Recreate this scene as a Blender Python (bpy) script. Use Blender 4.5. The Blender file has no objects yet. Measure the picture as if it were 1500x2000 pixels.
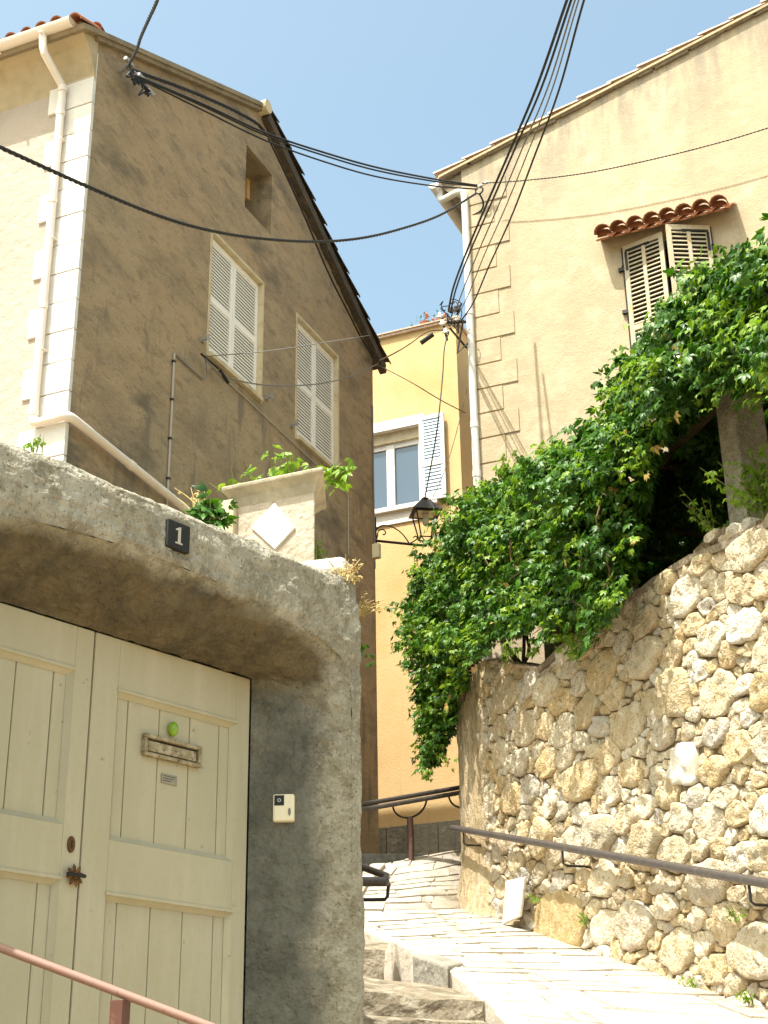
import bpy, bmesh, math, random
import numpy as np
from mathutils import Vector, Matrix, noise
random.seed(7); rng = np.random.default_rng(7)
R = math.radians
scene = bpy.context.scene
col = scene.collection

# ------------------------------------------------------------------ camera, sky, sun, exposure
FPX = 2850.0; TILT = R(23.35); ROLL = R(-.93); HEAD = R(23.35)
EYE = Vector((0, 0, 1.6))
def _tw(v):
    c, s = math.cos(HEAD), math.sin(HEAD)
    return Vector((c*v[0]-s*v[1], s*v[0]+c*v[1], v[2]))
_fw = Vector((0, math.cos(TILT), math.sin(TILT))); _up = Vector((0, -math.sin(TILT), math.cos(TILT))); _rt = Vector((1, 0, 0))
CR = _tw(math.cos(ROLL)*_rt + math.sin(ROLL)*_up); CU = _tw(-math.sin(ROLL)*_rt + math.cos(ROLL)*_up); CF = _tw(_fw)
cam = bpy.data.cameras.new('camera'); camo = bpy.data.objects.new('camera', cam); col.objects.link(camo)
cam.sensor_fit = 'HORIZONTAL'; cam.sensor_width = 36; cam.lens = FPX/1500*36; cam.clip_end = 2000; cam.clip_start = .05
M = Matrix((CR, CU, -CF)).transposed().to_4x4(); M.translation = EYE; camo.matrix_world = M
scene.camera = camo

SUN_AZ, SUN_EL = R(202), R(63)          # azimuth clockwise from +Y
sd = Vector((math.sin(SUN_AZ)*math.cos(SUN_EL), math.cos(SUN_AZ)*math.cos(SUN_EL), math.sin(SUN_EL)))
w = bpy.data.worlds.new('World'); scene.world = w; w.use_nodes = True
nt = w.node_tree; bg = nt.nodes['Background']; sky = nt.nodes.new('ShaderNodeTexSky'); sky.sky_type = 'NISHITA'
sky.sun_disc = False; sky.sun_elevation = SUN_EL; sky.sun_rotation = SUN_AZ; sky.air_density = 1.0; sky.dust_density = 4.5; sky.ozone_density = 1.0
tint = nt.nodes.new('ShaderNodeMix'); tint.data_type = 'RGBA'; tint.blend_type = 'MULTIPLY'; tint.inputs[0].default_value = 1; tint.inputs[7].default_value = (1.10, 1.16, .95, 1)
nt.links.new(sky.outputs[0], tint.inputs[6]); nt.links.new(tint.outputs[2], bg.inputs[0]); bg.inputs[1].default_value = .15
sl = bpy.data.lights.new('sun', 'SUN'); slo = bpy.data.objects.new('sun', sl); col.objects.link(slo)
sl.energy = 3.9; sl.angle = R(.5); sl.color = (1, .95, .87); slo.rotation_euler = sd.to_track_quat('Z', 'Y').to_euler()
scene.view_settings.view_transform = 'Standard'; scene.view_settings.look = 'None'
scene.view_settings.exposure = 1.17; scene.view_settings.gamma = 1
scene.render.resolution_x = 768; scene.render.resolution_y = 1024

# ------------------------------------------------------------------ measuring helpers (points of the surveyed planes)
def ray(x, y): return CR*((x-750)/FPX) - CU*((y-1000)/FPX) + CF
def dep(x, y, D): return EYE + ray(x, y)*D
def hx(x, y, X): d = ray(x, y); return EYE + d*((X-EYE.x)/d.x)
def hy(x, y, Y): d = ray(x, y); return EYE + d*((Y-EYE.y)/d.y)
def hp(x, y, p, n): d = ray(x, y); return EYE + d*((p-EYE).dot(n)/d.dot(n))

# ------------------------------------------------------------------ mesh builder
def V(*a): return Vector(a)
class MB:
    def __init__(s): s.v = []; s.f = []; s.m = []; s.cur = 0
    def add(s, vs, fs):
        o = len(s.v); s.v += [Vector(p) for p in vs]
        for f in fs: s.f.append([i+o for i in f]); s.m.append(s.cur)
        return s
    def ob(s, o, a, b, c):      # parallelepiped
        o, a, b, c = Vector(o), Vector(a), Vector(b), Vector(c)
        if a.cross(b).dot(c) < 0: a, b = b, a
        p = [o, o+a, o+a+b, o+b, o+c, o+a+c, o+a+b+c, o+b+c]
        return s.add(p, [(0,3,2,1),(4,5,6,7),(0,1,5,4),(1,2,6,5),(2,3,7,6),(3,0,4,7)])
    def box(s, x0, x1, y0, y1, z0, z1): return s.ob((x0,y0,z0),(x1-x0,0,0),(0,y1-y0,0),(0,0,z1-z0))
    def prism(s, poly, off):    # polygon (3D list) swept by off
        n = len(poly); off = Vector(off); P = [Vector(p) for p in poly]
        nn = Vector((0,0,0))
        for i in range(n): nn += P[i].cross(P[(i+1) % n])
        if nn.dot(off) > 0: P = P[::-1]
        return s.add(P+[p+off for p in P], [list(range(n)), list(range(2*n-1, n-1, -1))]+[(i, i+n, (i+1) % n+n, (i+1) % n) for i in range(n)])
    def tube(s, pts, r, n=8, cap=True, r1=None):
        pts = [Vector(p) for p in pts]; N = len(pts); vs = []
        t0 = (pts[1]-pts[0]).normalized(); up = Vector((0,0,1)) if abs(t0.z) < .9 else Vector((1,0,0))
        a = t0.cross(up).normalized()
        for i, p in enumerate(pts):
            t = (pts[min(i+1, N-1)]-pts[max(i-1, 0)]).normalized()
            a = (a-t*a.dot(t)); a = a.normalized() if a.length > 1e-6 else t.orthogonal().normalized(); b = t.cross(a)
            rr = r if r1 is None else r+(r1-r)*i/(N-1)
            for k in range(n):
                th = 2*math.pi*k/n; vs.append(p+(a*math.cos(th)+b*math.sin(th))*rr)
        fs = [(i*n+k, i*n+(k+1) % n, (i+1)*n+(k+1) % n, (i+1)*n+k) for i in range(N-1) for k in range(n)]
        if cap: fs += [list(range(n))[::-1], [(N-1)*n+k for k in range(n)]]
        return s.add(vs, fs)
    def ball(s, c, rx, ry=None, rz=None, n=10, m=7):
        ry = ry or rx; rz = rz or rx; c = Vector(c); vs = [c+V(0,0,rz)]
        for i in range(1, m):
            ph = math.pi*i/m
            for k in range(n): th = 2*math.pi*k/n; vs.append(c+V(rx*math.sin(ph)*math.cos(th), ry*math.sin(ph)*math.sin(th), rz*math.cos(ph)))
        vs.append(c-V(0,0,rz)); fs = [(0, 1+k, 1+(k+1) % n) for k in range(n)]
        for i in range(m-2): fs += [(1+i*n+k, 1+(i+1)*n+k, 1+(i+1)*n+(k+1) % n, 1+i*n+(k+1) % n) for k in range(n)]
        e = len(vs)-1; fs += [(e, 1+(m-2)*n+(k+1) % n, 1+(m-2)*n+k) for k in range(n)]
        return s.add(vs, fs)
    def build(s, name, mats, parent=None, bev=0, smooth=False, origin=None, auto=None):
        if not isinstance(mats, (list, tuple)): mats = [mats]
        me = bpy.data.meshes.new(name)
        if parent is not None: O = Vector(parent['_o'])
        elif origin is not None: O = Vector(origin)
        else:
            n = len(s.v); O = Vector((sum(p.x for p in s.v)/n, sum(p.y for p in s.v)/n, min(p.z for p in s.v)))
        me.from_pydata([tuple(p-O) for p in s.v], [], s.f)
        me.polygons.foreach_set('material_index', s.m)
        for m_ in mats: me.materials.append(m_)
        if smooth: me.polygons.foreach_set('use_smooth', [True]*len(s.f))
        me.update()
        if auto: me.set_sharp_from_angle(angle=R(auto))
        o = bpy.data.objects.new(name, me); col.objects.link(o)
        if parent is not None: o.parent = parent
        else: o.location = O
        o['_o'] = tuple(O)
        if bev:
            b = o.modifiers.new('bevel', 'BEVEL'); b.width = bev; b.segments = 2; b.limit_method = 'ANGLE'; b.angle_limit = R(40)
        return o
ALL = []
def tag(o, label=None, cat=None, group=None, kind=None):
    if label: o['label'] = label
    if cat: o['category'] = cat
    if group: o['group'] = group
    if kind: o['kind'] = kind
    return o
def thing(name, loc, label, cat, group=None):
    o = bpy.data.objects.new(name, None); col.objects.link(o); o.location = loc; o.empty_display_size = .2
    o['_o'] = tuple(Vector(loc)); return tag(o, label, cat, group)
def spline(pts, n=12):
    P = [Vector(p) for p in pts]
    if len(P) == 2: return [P[0].lerp(P[1], i/n) for i in range(n+1)]
    P = [P[0]*2-P[1]]+P+[P[-1]*2-P[-2]]; out = []
    for i in range(1, len(P)-2):
        a, b, c, d = P[i-1:i+3]
        for k in range(n):
            t = k/n; out.append(.5*((2*b)+(c-a)*t+(2*a-5*b+4*c-d)*t*t+(3*b-a-3*c+d)*t**3))
    out.append(P[-2]); return out
def resample(pts, step):
    L = [0]
    for a, b in zip(pts, pts[1:]): L.append(L[-1]+(b-a).length)
    N = max(2, int(L[-1]/step)); out = []; j = 0
    for i in range(N+1):
        d = L[-1]*i/N
        while j < len(L)-2 and L[j+1] < d: j += 1
        out.append(pts[j].lerp(pts[j+1], (d-L[j])/max(1e-9, L[j+1]-L[j])))
    return out
def fract(p, sc, oct_=4):
    return noise.fractal(Vector(p)*sc, 1.0, 2.0, oct_)

# ------------------------------------------------------------------ materials
def srgb(r, g, b):
    f = lambda c: c/12.92 if c <= .04045 else ((c+.055)/1.055)**2.4
    return (f(r/255), f(g/255), f(b/255))
def mat(name, base, layers=(), rough=.85, bump=(), metal=0, spec=.3, island=None, transl=None, rot=0):
    """layers: (scale, colour, lo, hi, amount, stretch(x,y,z), detail); bump: (kind, scale, strength, distance[, stretch])"""
    m = bpy.data.materials.new(name); m.use_nodes = True; t = m.node_tree; N = t.nodes; L = t.links
    p = N['Principled BSDF']; p.inputs['Roughness'].default_value = rough; p.inputs['Metallic'].default_value = metal
    p.inputs['Specular IOR Level'].default_value = spec
    geo = N.new('ShaderNodeNewGeometry')
    c = N.new('ShaderNodeRGB'); c.outputs[0].default_value = (*base, 1); cur = c.outputs[0]
    if island:
        rp = N.new('ShaderNodeValToRGB'); L.new(geo.outputs['Random Per Island'], rp.inputs[0])
        e = rp.color_ramp.elements
        while len(e) < len(island): e.new(.5)
        for i, cc in enumerate(island): e[i].position = i/(len(island)-1); e[i].color = (*cc, 1)
        cur = rp.outputs[0]
    def vec(st):
        mp = N.new('ShaderNodeMapping'); L.new(geo.outputs['Position'], mp.inputs[0]); mp.inputs['Scale'].default_value = st; mp.inputs['Rotation'].default_value = (rot,0,0); return mp.outputs[0]
    for k, l in enumerate(layers):
        sc, cc, lo, hi, am = l[:5]; st = l[5] if len(l) > 5 else (1,1,1); de = l[6] if len(l) > 6 else 6
        n = N.new('ShaderNodeTexNoise'); n.inputs['Scale'].default_value = sc; n.inputs['Detail'].default_value = de; n.inputs['Roughness'].default_value = .62
        mp = vec(st); ad = N.new('ShaderNodeVectorMath'); ad.operation = 'ADD'; L.new(mp, ad.inputs[0]); ad.inputs[1].default_value = (k*13.1, k*7.7, k*3.3)
        L.new(ad.outputs[0], n.inputs['Vector'])
        mr = N.new('ShaderNodeMapRange'); L.new(n.outputs[0], mr.inputs[0]); mr.inputs[1].default_value = lo; mr.inputs[2].default_value = hi; mr.inputs[4].default_value = am
        mx = N.new('ShaderNodeMix'); mx.data_type = 'RGBA'; L.new(mr.outputs[0], mx.inputs[0]); L.new(cur, mx.inputs[6]); mx.inputs[7].default_value = (*cc, 1); cur = mx.outputs[2]
    L.new(cur, p.inputs['Base Color'])
    last = None
    for b in bump:
        kind, sc, stg, dist = b[:4]; st = b[4] if len(b) > 4 else (1,1,1)
        if kind == 'n': n = N.new('ShaderNodeTexNoise'); n.inputs['Detail'].default_value = 6; o = n.outputs[0]
        else: n = N.new('ShaderNodeTexVoronoi'); o = n.outputs[0]
        n.inputs['Scale'].default_value = sc; L.new(vec(st), n.inputs['Vector'])
        bp = N.new('ShaderNodeBump'); bp.inputs['Strength'].default_value = stg; bp.inputs['Distance'].default_value = dist; L.new(o, bp.inputs['Height'])
        if last: L.new(last, bp.inputs['Normal'])
        last = bp.outputs[0]
    if last: L.new(last, p.inputs['Normal'])
    if transl:
        tr = N.new('ShaderNodeBsdfTranslucent'); mx = N.new('ShaderNodeMix'); mx.data_type = 'RGBA'; mx.blend_type = 'MULTIPLY'; mx.inputs[0].default_value = 1
        L.new(cur, mx.inputs[6]); mx.inputs[7].default_value = (*transl[1], 1); L.new(mx.outputs[2], tr.inputs[0])
        ms = N.new('ShaderNodeMixShader'); ms.inputs[0].default_value = transl[0]; L.new(p.outputs[0], ms.inputs[1]); L.new(tr.outputs[0], ms.inputs[2])
        L.new(ms.outputs[0], N['Material Output'].inputs[0])
    return m
K = {}
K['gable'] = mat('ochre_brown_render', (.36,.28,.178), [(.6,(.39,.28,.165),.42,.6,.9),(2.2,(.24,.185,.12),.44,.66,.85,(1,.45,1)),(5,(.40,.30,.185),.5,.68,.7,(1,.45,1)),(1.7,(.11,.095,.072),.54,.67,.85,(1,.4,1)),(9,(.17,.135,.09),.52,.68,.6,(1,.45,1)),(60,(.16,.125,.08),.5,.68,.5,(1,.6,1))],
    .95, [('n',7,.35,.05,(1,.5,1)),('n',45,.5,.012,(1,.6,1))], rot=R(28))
K['front'] = mat('pale_cream_render', (.43,.37,.315), [(2,(.38,.325,.265),.42,.66,.7),(30,(.5,.4,.28),.5,.75,.4)], .95, [('n',9,.4,.05),('n',50,.5,.012)])
K['soffit'] = mat('eave_render', (.45,.37,.24), [(4,(.3,.25,.16),.45,.7,.6)], .95, [('n',20,.4,.02)])
K['right'] = mat('sandy_render', (.48,.39,.265), [(.9,(.40,.32,.215),.44,.66,.8,(1,1,.6)),(3.2,(.62,.52,.37),.5,.72,.6),(60,(.36,.28,.17),.56,.7,.5),(1.6,(.36,.30,.21),.54,.72,.7,(1.8,1,.3)),(9,(.48,.36,.2),.55,.7,.4)],
    .95, [('n',4,.3,.05),('n',45,.45,.012),('n',120,.5,.006),('v',30,.15,.01)])
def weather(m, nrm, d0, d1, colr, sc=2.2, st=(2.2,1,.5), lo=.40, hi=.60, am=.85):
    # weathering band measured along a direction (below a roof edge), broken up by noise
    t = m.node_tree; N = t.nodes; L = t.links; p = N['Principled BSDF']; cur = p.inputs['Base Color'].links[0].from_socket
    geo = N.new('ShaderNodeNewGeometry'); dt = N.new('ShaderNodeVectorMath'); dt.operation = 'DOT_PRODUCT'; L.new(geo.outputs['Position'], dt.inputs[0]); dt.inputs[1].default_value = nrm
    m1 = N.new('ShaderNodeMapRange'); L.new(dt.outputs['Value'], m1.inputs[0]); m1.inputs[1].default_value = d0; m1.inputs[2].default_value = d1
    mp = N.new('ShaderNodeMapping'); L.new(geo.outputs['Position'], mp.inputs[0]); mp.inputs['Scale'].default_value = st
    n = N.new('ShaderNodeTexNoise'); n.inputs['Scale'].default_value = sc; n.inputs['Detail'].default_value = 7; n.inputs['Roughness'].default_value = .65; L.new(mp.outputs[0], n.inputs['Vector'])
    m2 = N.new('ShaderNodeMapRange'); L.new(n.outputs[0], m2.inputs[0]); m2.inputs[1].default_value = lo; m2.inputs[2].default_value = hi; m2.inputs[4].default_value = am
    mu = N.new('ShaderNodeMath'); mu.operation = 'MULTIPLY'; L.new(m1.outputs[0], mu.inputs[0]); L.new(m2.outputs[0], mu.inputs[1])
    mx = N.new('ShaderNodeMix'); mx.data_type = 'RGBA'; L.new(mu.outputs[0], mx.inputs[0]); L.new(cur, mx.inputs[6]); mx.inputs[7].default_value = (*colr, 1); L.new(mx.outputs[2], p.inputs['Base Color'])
K['groove'] = mat('ochre_joint', (.36,.25,.11), (), .95)
K['yellow'] = mat('yellow_render', (.58,.41,.205), [(1.2,(.52,.33,.135),.45,.68,.7),(.7,(.64,.46,.25),.48,.66,.6),(3,(.5,.34,.17),.56,.74,.6,(3,3,.4)),(25,(.54,.38,.16),.5,.75,.35)], .95, [('n',30,.5,.012)])
K['white'] = mat('white_paint', (.70,.675,.63), [(3,(.56,.53,.48),.5,.72,.6),(14,(.5,.46,.39),.6,.75,.6)], .75, [('n',30,.25,.008)])
K['cream'] = mat('cream_surround', (.56,.47,.31), [(6,(.34,.27,.16),.5,.72,.75),(2,(.64,.55,.4),.5,.7,.5)], .9, [('n',40,.4,.01)])
K['pvc'] = mat('white_plastic', (.76,.68,.6), [(2,(.68,.58,.48),.5,.75,.6,(1,1,.4))], .45, spec=.4)
K['shutter'] = mat('off_white_shutter_paint', (.86,.83,.79), [(9,(.75,.7,.63),.55,.8,.5)], .6, spec=.35)
K['shutterdark'] = mat('shutter_gap', (.25,.21,.15), (), .9)
K['blueshutter'] = mat('pale_blue_shutter_paint', (.46,.56,.66), (), .6)
K['oldwood'] = mat('weathered_shutter_wood', (.50,.43,.31), [(6,(.5,.44,.36),.45,.65,.8,(4,4,.6)),(14,(.55,.36,.1),.52,.68,.8,(3,3,.5)),(20,(.2,.14,.09),.55,.75,.6,(3,3,.5))], .85, [('n',30,.4,.01,(4,4,.5))])
K['tile'] = mat('terracotta_tile', (.33,.12,.055), [(5,(.45,.2,.1),.45,.7,.7),(12,(.16,.08,.05),.5,.72,.7)], .9, [('n',30,.5,.01)])
K['tilepale'] = mat('pale_lichened_tile', (.55,.42,.32), [(4,(.42,.25,.16),.5,.7,.8),(12,(.3,.24,.18),.5,.72,.5)], .9, [('n',30,.5,.01)])
K['tileshade'] = mat('mossy_shaded_tile', (.075,.06,.045), [(5,(.16,.1,.06),.5,.7,.7),(14,(.25,.2,.14),.6,.75,.6)], .95, [('n',30,.6,.015)])  # moss and the shade below the rear verge both put into this colour
K['concrete'] = mat('rough_concrete', (.31,.285,.215), [(1.6,(.21,.195,.145),.42,.62,.8),(4.5,(.44,.41,.33),.48,.64,.8),(11,(.2,.175,.12),.5,.62,.8),(38,(.44,.4,.31),.53,.66,.65),(70,(.09,.08,.055),.57,.66,.75)],
    .95, [('n',9,.5,.05),('n',45,.8,.02),('v',70,.4,.008)])
K['cove'] = mat('brown_cove_concrete', (.15,.115,.06), [(2.5,(.085,.068,.04),.42,.6,.85,(1,1,2)),(6,(.22,.175,.10),.5,.68,.75),(40,(.06,.05,.03),.55,.68,.7)], .97, [('n',9,.6,.05),('n',45,.8,.02)])
K['reveal'] = mat('grey_reveal_concrete', (.16,.148,.12), [(1.8,(.085,.08,.065),.42,.6,.85,(1,1,.6)),(4,(.28,.265,.225),.5,.66,.85,(1,1,.6)),(12,(.11,.1,.08),.52,.64,.7),(45,(.3,.28,.23),.55,.66,.6),(80,(.05,.045,.035),.58,.67,.7)], .95, [('n',9,.5,.04),('n',45,.8,.015)])
def blend_concrete():  # concrete darkens from the front edge into the cove and side reveals
    m = K['concrete'].copy(); m.name = 'inset_toned_concrete'; t = m.node_tree; N = t.nodes; L = t.links; p = N['Principled BSDF']
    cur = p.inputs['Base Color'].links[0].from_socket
    at_ = N.new('ShaderNodeAttribute'); at_.attribute_name = 'inset_tone'; sp = N.new('ShaderNodeSeparateColor'); L.new(at_.outputs['Color'], sp.inputs[0])
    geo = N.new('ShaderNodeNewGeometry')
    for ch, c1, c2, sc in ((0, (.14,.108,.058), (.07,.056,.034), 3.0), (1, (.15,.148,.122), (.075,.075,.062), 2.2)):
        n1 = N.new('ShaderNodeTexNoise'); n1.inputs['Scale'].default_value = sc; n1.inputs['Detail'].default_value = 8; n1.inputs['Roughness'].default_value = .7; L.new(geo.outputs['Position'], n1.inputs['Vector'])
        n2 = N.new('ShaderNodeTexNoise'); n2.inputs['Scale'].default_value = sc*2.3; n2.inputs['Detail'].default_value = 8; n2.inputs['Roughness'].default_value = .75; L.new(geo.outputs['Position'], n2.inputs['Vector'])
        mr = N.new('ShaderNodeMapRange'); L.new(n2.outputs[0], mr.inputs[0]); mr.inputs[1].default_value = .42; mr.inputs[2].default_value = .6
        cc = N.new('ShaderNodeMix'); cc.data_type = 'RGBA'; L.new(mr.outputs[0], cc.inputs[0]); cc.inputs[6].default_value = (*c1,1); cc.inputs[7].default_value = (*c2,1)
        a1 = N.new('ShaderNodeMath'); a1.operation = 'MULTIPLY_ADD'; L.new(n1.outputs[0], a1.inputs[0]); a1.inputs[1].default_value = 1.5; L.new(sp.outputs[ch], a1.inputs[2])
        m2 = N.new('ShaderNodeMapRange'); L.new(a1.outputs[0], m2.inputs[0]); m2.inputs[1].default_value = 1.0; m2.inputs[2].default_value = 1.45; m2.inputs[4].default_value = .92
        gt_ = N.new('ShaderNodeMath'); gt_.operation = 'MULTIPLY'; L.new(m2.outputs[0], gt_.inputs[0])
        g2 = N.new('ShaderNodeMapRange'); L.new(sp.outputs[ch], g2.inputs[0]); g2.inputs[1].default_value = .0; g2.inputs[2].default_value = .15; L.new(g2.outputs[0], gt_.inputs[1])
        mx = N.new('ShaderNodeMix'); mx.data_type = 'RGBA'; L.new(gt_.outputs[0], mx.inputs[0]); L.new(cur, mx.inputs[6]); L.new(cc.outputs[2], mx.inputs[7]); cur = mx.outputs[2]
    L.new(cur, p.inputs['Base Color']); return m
K['soil'] = mat('dry_soil', (.2,.14,.08), [(4,(.12,.09,.05),.4,.7,.8)], 1, [('n',14,.7,.04)])
K['gate'] = mat('beige_gate_paint', (.455,.415,.285), [(17,(.2,.17,.1),.665,.70,.8),(2,(.385,.35,.225),.45,.72,.7,(1,1,.5)),(5,(.55,.49,.37),.5,.75,.55,(2,2,.3)),(40,(.38,.33,.2),.52,.75,.35),(7,(.42,.37,.24),.63,.8,.5,(2,2,.4))], .55, [('n',60,.12,.004),('n',9,.15,.01)], spec=.4)
K['gap'] = mat('dark_gap', (.03,.03,.02), (), .9)
K['paintedbrass'] = mat('worn_painted_brass', (.3,.24,.14), [(30,(.5,.44,.3),.48,.6,.8),(45,(.07,.05,.03),.55,.66,.85)], .5, [('n',60,.4,.006)], metal=.2)
K['rust'] = mat('rusty_brown_iron', (.12,.06,.025), [(40,(.3,.16,.04),.5,.65,.8)], .6, metal=.4)
K['green'] = mat('green_plastic', (.22,.38,.02), (), .15, spec=.6)
K['plate'] = mat('grey_name_plate', (.28,.26,.2), [(30,(.36,.33,.26),.5,.7,.6)], .5)
K['black'] = mat('black_cable_rubber', (.018,.018,.02), (), .55)
K['grey'] = mat('grey_cable', (.2,.19,.18), (), .6)
K['brownwire'] = mat('sunfaded_brown_wire', (.13,.08,.04), (), .7)
K['conduit'] = mat('pale_conduit', (.42,.38,.33), (), .6)
K['iron'] = mat('black_iron', (.03,.028,.026), [(30,(.1,.05,.03),.55,.75,.6)], .5, metal=.3)
K['steel'] = mat('dark_painted_steel_tube', (.085,.075,.07), [(25,(.2,.16,.13),.5,.75,.6)], .42, metal=.35)
K['steelbrown'] = mat('brown_painted_steel', (.1,.055,.045), [(20,(.17,.11,.09),.5,.75,.6)], .5, metal=.2)
K['pinkpost'] = mat('dark_reddish_brown_paint', (.12,.055,.04), [(20,(.3,.16,.12),.55,.7,.7)], .5)
K['pink'] = mat('pinkish_brown_rail_paint', (.31,.185,.145), [(20,(.34,.17,.13),.5,.7,.6),(60,(.16,.08,.06),.6,.7,.6)], .5)
K['galv'] = mat('galvanised_fitting', (.36,.37,.38), (), .45, metal=.6)
K['enamel'] = mat('black_enamel_plate', (.022,.022,.022), [(50,(.06,.06,.055),.6,.7,.5)], .6, spec=.25)
K['numeral'] = mat('pale_numeral_enamel', (.45,.43,.36), (), .5)
K['intercom'] = mat('ivory_plastic', (.78,.7,.5), (), .4, spec=.5)
K['glass'] = mat('window_glass_blue_grey', (.06,.1,.15), (), .04, spec=1.0)
K['lampglass'] = mat('lamp_glass', (.55,.5,.38), (), .25)
K['paving'] = mat('pale_limestone_paving', (.47,.43,.365), [(1.1,(.36,.32,.265),.5,.68,.7),(1.5,(.53,.49,.43),.45,.7,.7),(7,(.42,.35,.26),.5,.68,.7),(30,(.34,.28,.2),.56,.7,.6)], .9, [('n',12,.5,.03),('n',50,.5,.01)],
    island=[(.43,.385,.32),(.50,.46,.39),(.46,.415,.35),(.53,.49,.43)])
K['joint'] = mat('paving_joint', (.44,.39,.31), [(20,(.28,.22,.15),.5,.7,.7)], .95, [('n',30,.6,.02)])
K['stair'] = mat('brown_step_stone', (.27,.23,.17), [(2.5,(.14,.115,.075),.42,.6,.9),(7,(.42,.38,.3),.5,.66,.8),(25,(.12,.1,.07),.55,.68,.7)], .95, [('n',12,.7,.05),('n',40,.6,.015)])
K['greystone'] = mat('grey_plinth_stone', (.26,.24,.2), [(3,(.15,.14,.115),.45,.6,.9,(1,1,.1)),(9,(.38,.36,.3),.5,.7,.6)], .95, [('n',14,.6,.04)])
K['stones'] = mat('limestone_rubble', (.4,.33,.22), [(5,(.62,.56,.43),.47,.64,.6),(9,(.40,.30,.155),.5,.64,.7),(24,(.26,.18,.09),.56,.66,.8),(70,(.14,.1,.06),.585,.66,.8)], .95, [('n',14,.6,.03),('n',42,.9,.02),('v',60,.35,.01)],
    island=[(.42,.31,.16),(.6,.53,.40),(.46,.36,.21),(.54,.49,.43),(.66,.59,.46),(.48,.35,.18),(.53,.43,.27),(.42,.39,.35),(.58,.46,.28),(.46,.33,.16),(.68,.63,.53),(.40,.33,.22)])
K['mortar'] = mat('sandy_mortar', (.22,.16,.085), [(8,(.12,.085,.045),.45,.65,.8),(25,(.38,.3,.19),.5,.7,.6)], .95, [('n',18,.9,.06),('n',60,.7,.02)])
K['pilaster'] = mat('rough_render_pilaster', (.44,.34,.2), [(3,(.24,.19,.13),.5,.62,.85,(2.5,2.5,.2)),(4,(.56,.48,.35),.5,.62,.85,(2.5,2.5,.25)),(12,(.52,.42,.26),.5,.68,.7,(1.5,1.5,.6)),(30,(.2,.14,.08),.58,.7,.6)], .95, [('n',12,.9,.06,(2,2,.5)),('n',50,.7,.02)])
K['ochrestone'] = mat('flat_ochre_stone', (.42,.315,.155), [(5,(.32,.225,.1),.45,.65,.8),(12,(.52,.43,.27),.5,.66,.7),(40,(.22,.16,.09),.57,.68,.7)], .95, [('n',14,.7,.03),('n',50,.8,.015)])
K['whitestone'] = mat('white_marble_stone', (.64,.60,.52), [(8,(.46,.4,.31),.48,.66,.7),(30,(.4,.34,.25),.56,.7,.6)], .7, [('n',20,.3,.01)])
K['coping'] = mat('weathered_coping_verge_shade', (.2,.16,.11), [(10,(.34,.28,.2),.5,.7,.7)], .95, [('n',25,.8,.03)])  # also the painted shade under the right house verge
GREEN = [(.014,.055,.006),(.034,.105,.010),(.06,.155,.012),(.022,.075,.009),(.09,.19,.016),(.04,.115,.014),(.022,.065,.009)]
K['leaf'] = mat('creeper_leaf', (.06,.14,.02), (), .42, island=GREEN, transl=(.2,(1.5,1.7,.6)), spec=.35)
K['leafyounglit'] = mat('young_highlight_leaf', (.12,.25,.03), (), .45, island=[(.12,.24,.015),(.21,.34,.025),(.08,.17,.012),(.16,.27,.02),(.24,.32,.04)], transl=(.3,(1.5,1.6,.6)), spec=.35)  # its bright yellow-green also paints highlights on the creeper's upper edges
K['dry'] = mat('dry_weed', (.5,.36,.15), (), .9, island=[(.45,.33,.14),(.6,.45,.22),(.35,.3,.1)])
K['stem'] = mat('vine_bark', (.13,.09,.05), (), .95, [('n',40,.6,.01)])
K['stemgreen'] = mat('weed_stem', (.2,.22,.07), (), .9)
K['flower'] = mat('red_geranium', (.5,.14,.1), (), .7)
K['whiteflower'] = mat('creamy_flower', (.8,.75,.6), (), .7)
K['ground'] = mat('hill_ground', (.3,.24,.16), [(2,(.2,.16,.1),.4,.7,.7)], 1, [('n',8,.6,.05)])

# ------------------------------------------------------------------ survey: planes of the buildings
XL = -7.84                      # left house, shaded gable wall
YF = 10.41                       # left house, sunlit front
YRE = 17.81                     # left house, rear
YR = 16.16                      # right house facade
YY = 21.04                       # yellow house facade
G = V(math.sin(R(15.75)), math.cos(R(15.75)), 0); GN = V(G.y, -G.x, 0)     # gate direction, gate normal
P0 = dep(492, 1325, 6.2)        # upper right corner of the gate leaves
WA, WB = dep(920, 1775, 15), dep(1500, 1975, 9.4)   # foot of the rubble wall
WU = V(WB.x-WA.x, WB.y-WA.y, 0).normalized(); WN = V(WU.y, -WU.x, 0)
if WN.dot(V(-1,-1,0)) < 0: WN = -WN
def wall_uz(x, y, off=0):
    h = hp(x, y, WA+WN*off, WN); return (h-WA).dot(WU), h.z
def wallp(u, z, n=0): p = WA+WU*u+WN*n; p.z = z; return p
def baseZ(u): return WA.z+(WB.z-WA.z)*u/((WB-WA).dot(WU))

# ------------------------------------------------------------------ ground
def hill(x, y):
    s = -.62*x+.79*y
    z = .2535*s-.25
    z = max(-1.0, min(4.4, z))
    return z
mb = MB(); xs = [-400,-200,-100,-60]+[i*1.0 for i in range(-40, 41)]+[60,100,200,400]
vs = [V(x, y, hill(x, y)+.05*fract((x,y,0), .5)) for y in xs for x in xs]; n = len(xs)
mb.add(vs, [(j*n+i, j*n+i+1, (j+1)*n+i+1, (j+1)*n+i) for j in range(n-1) for i in range(n-1)])
tag(mb.build('ground', K['ground'], smooth=True, origin=(0,0,0)), kind='structure')

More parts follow.
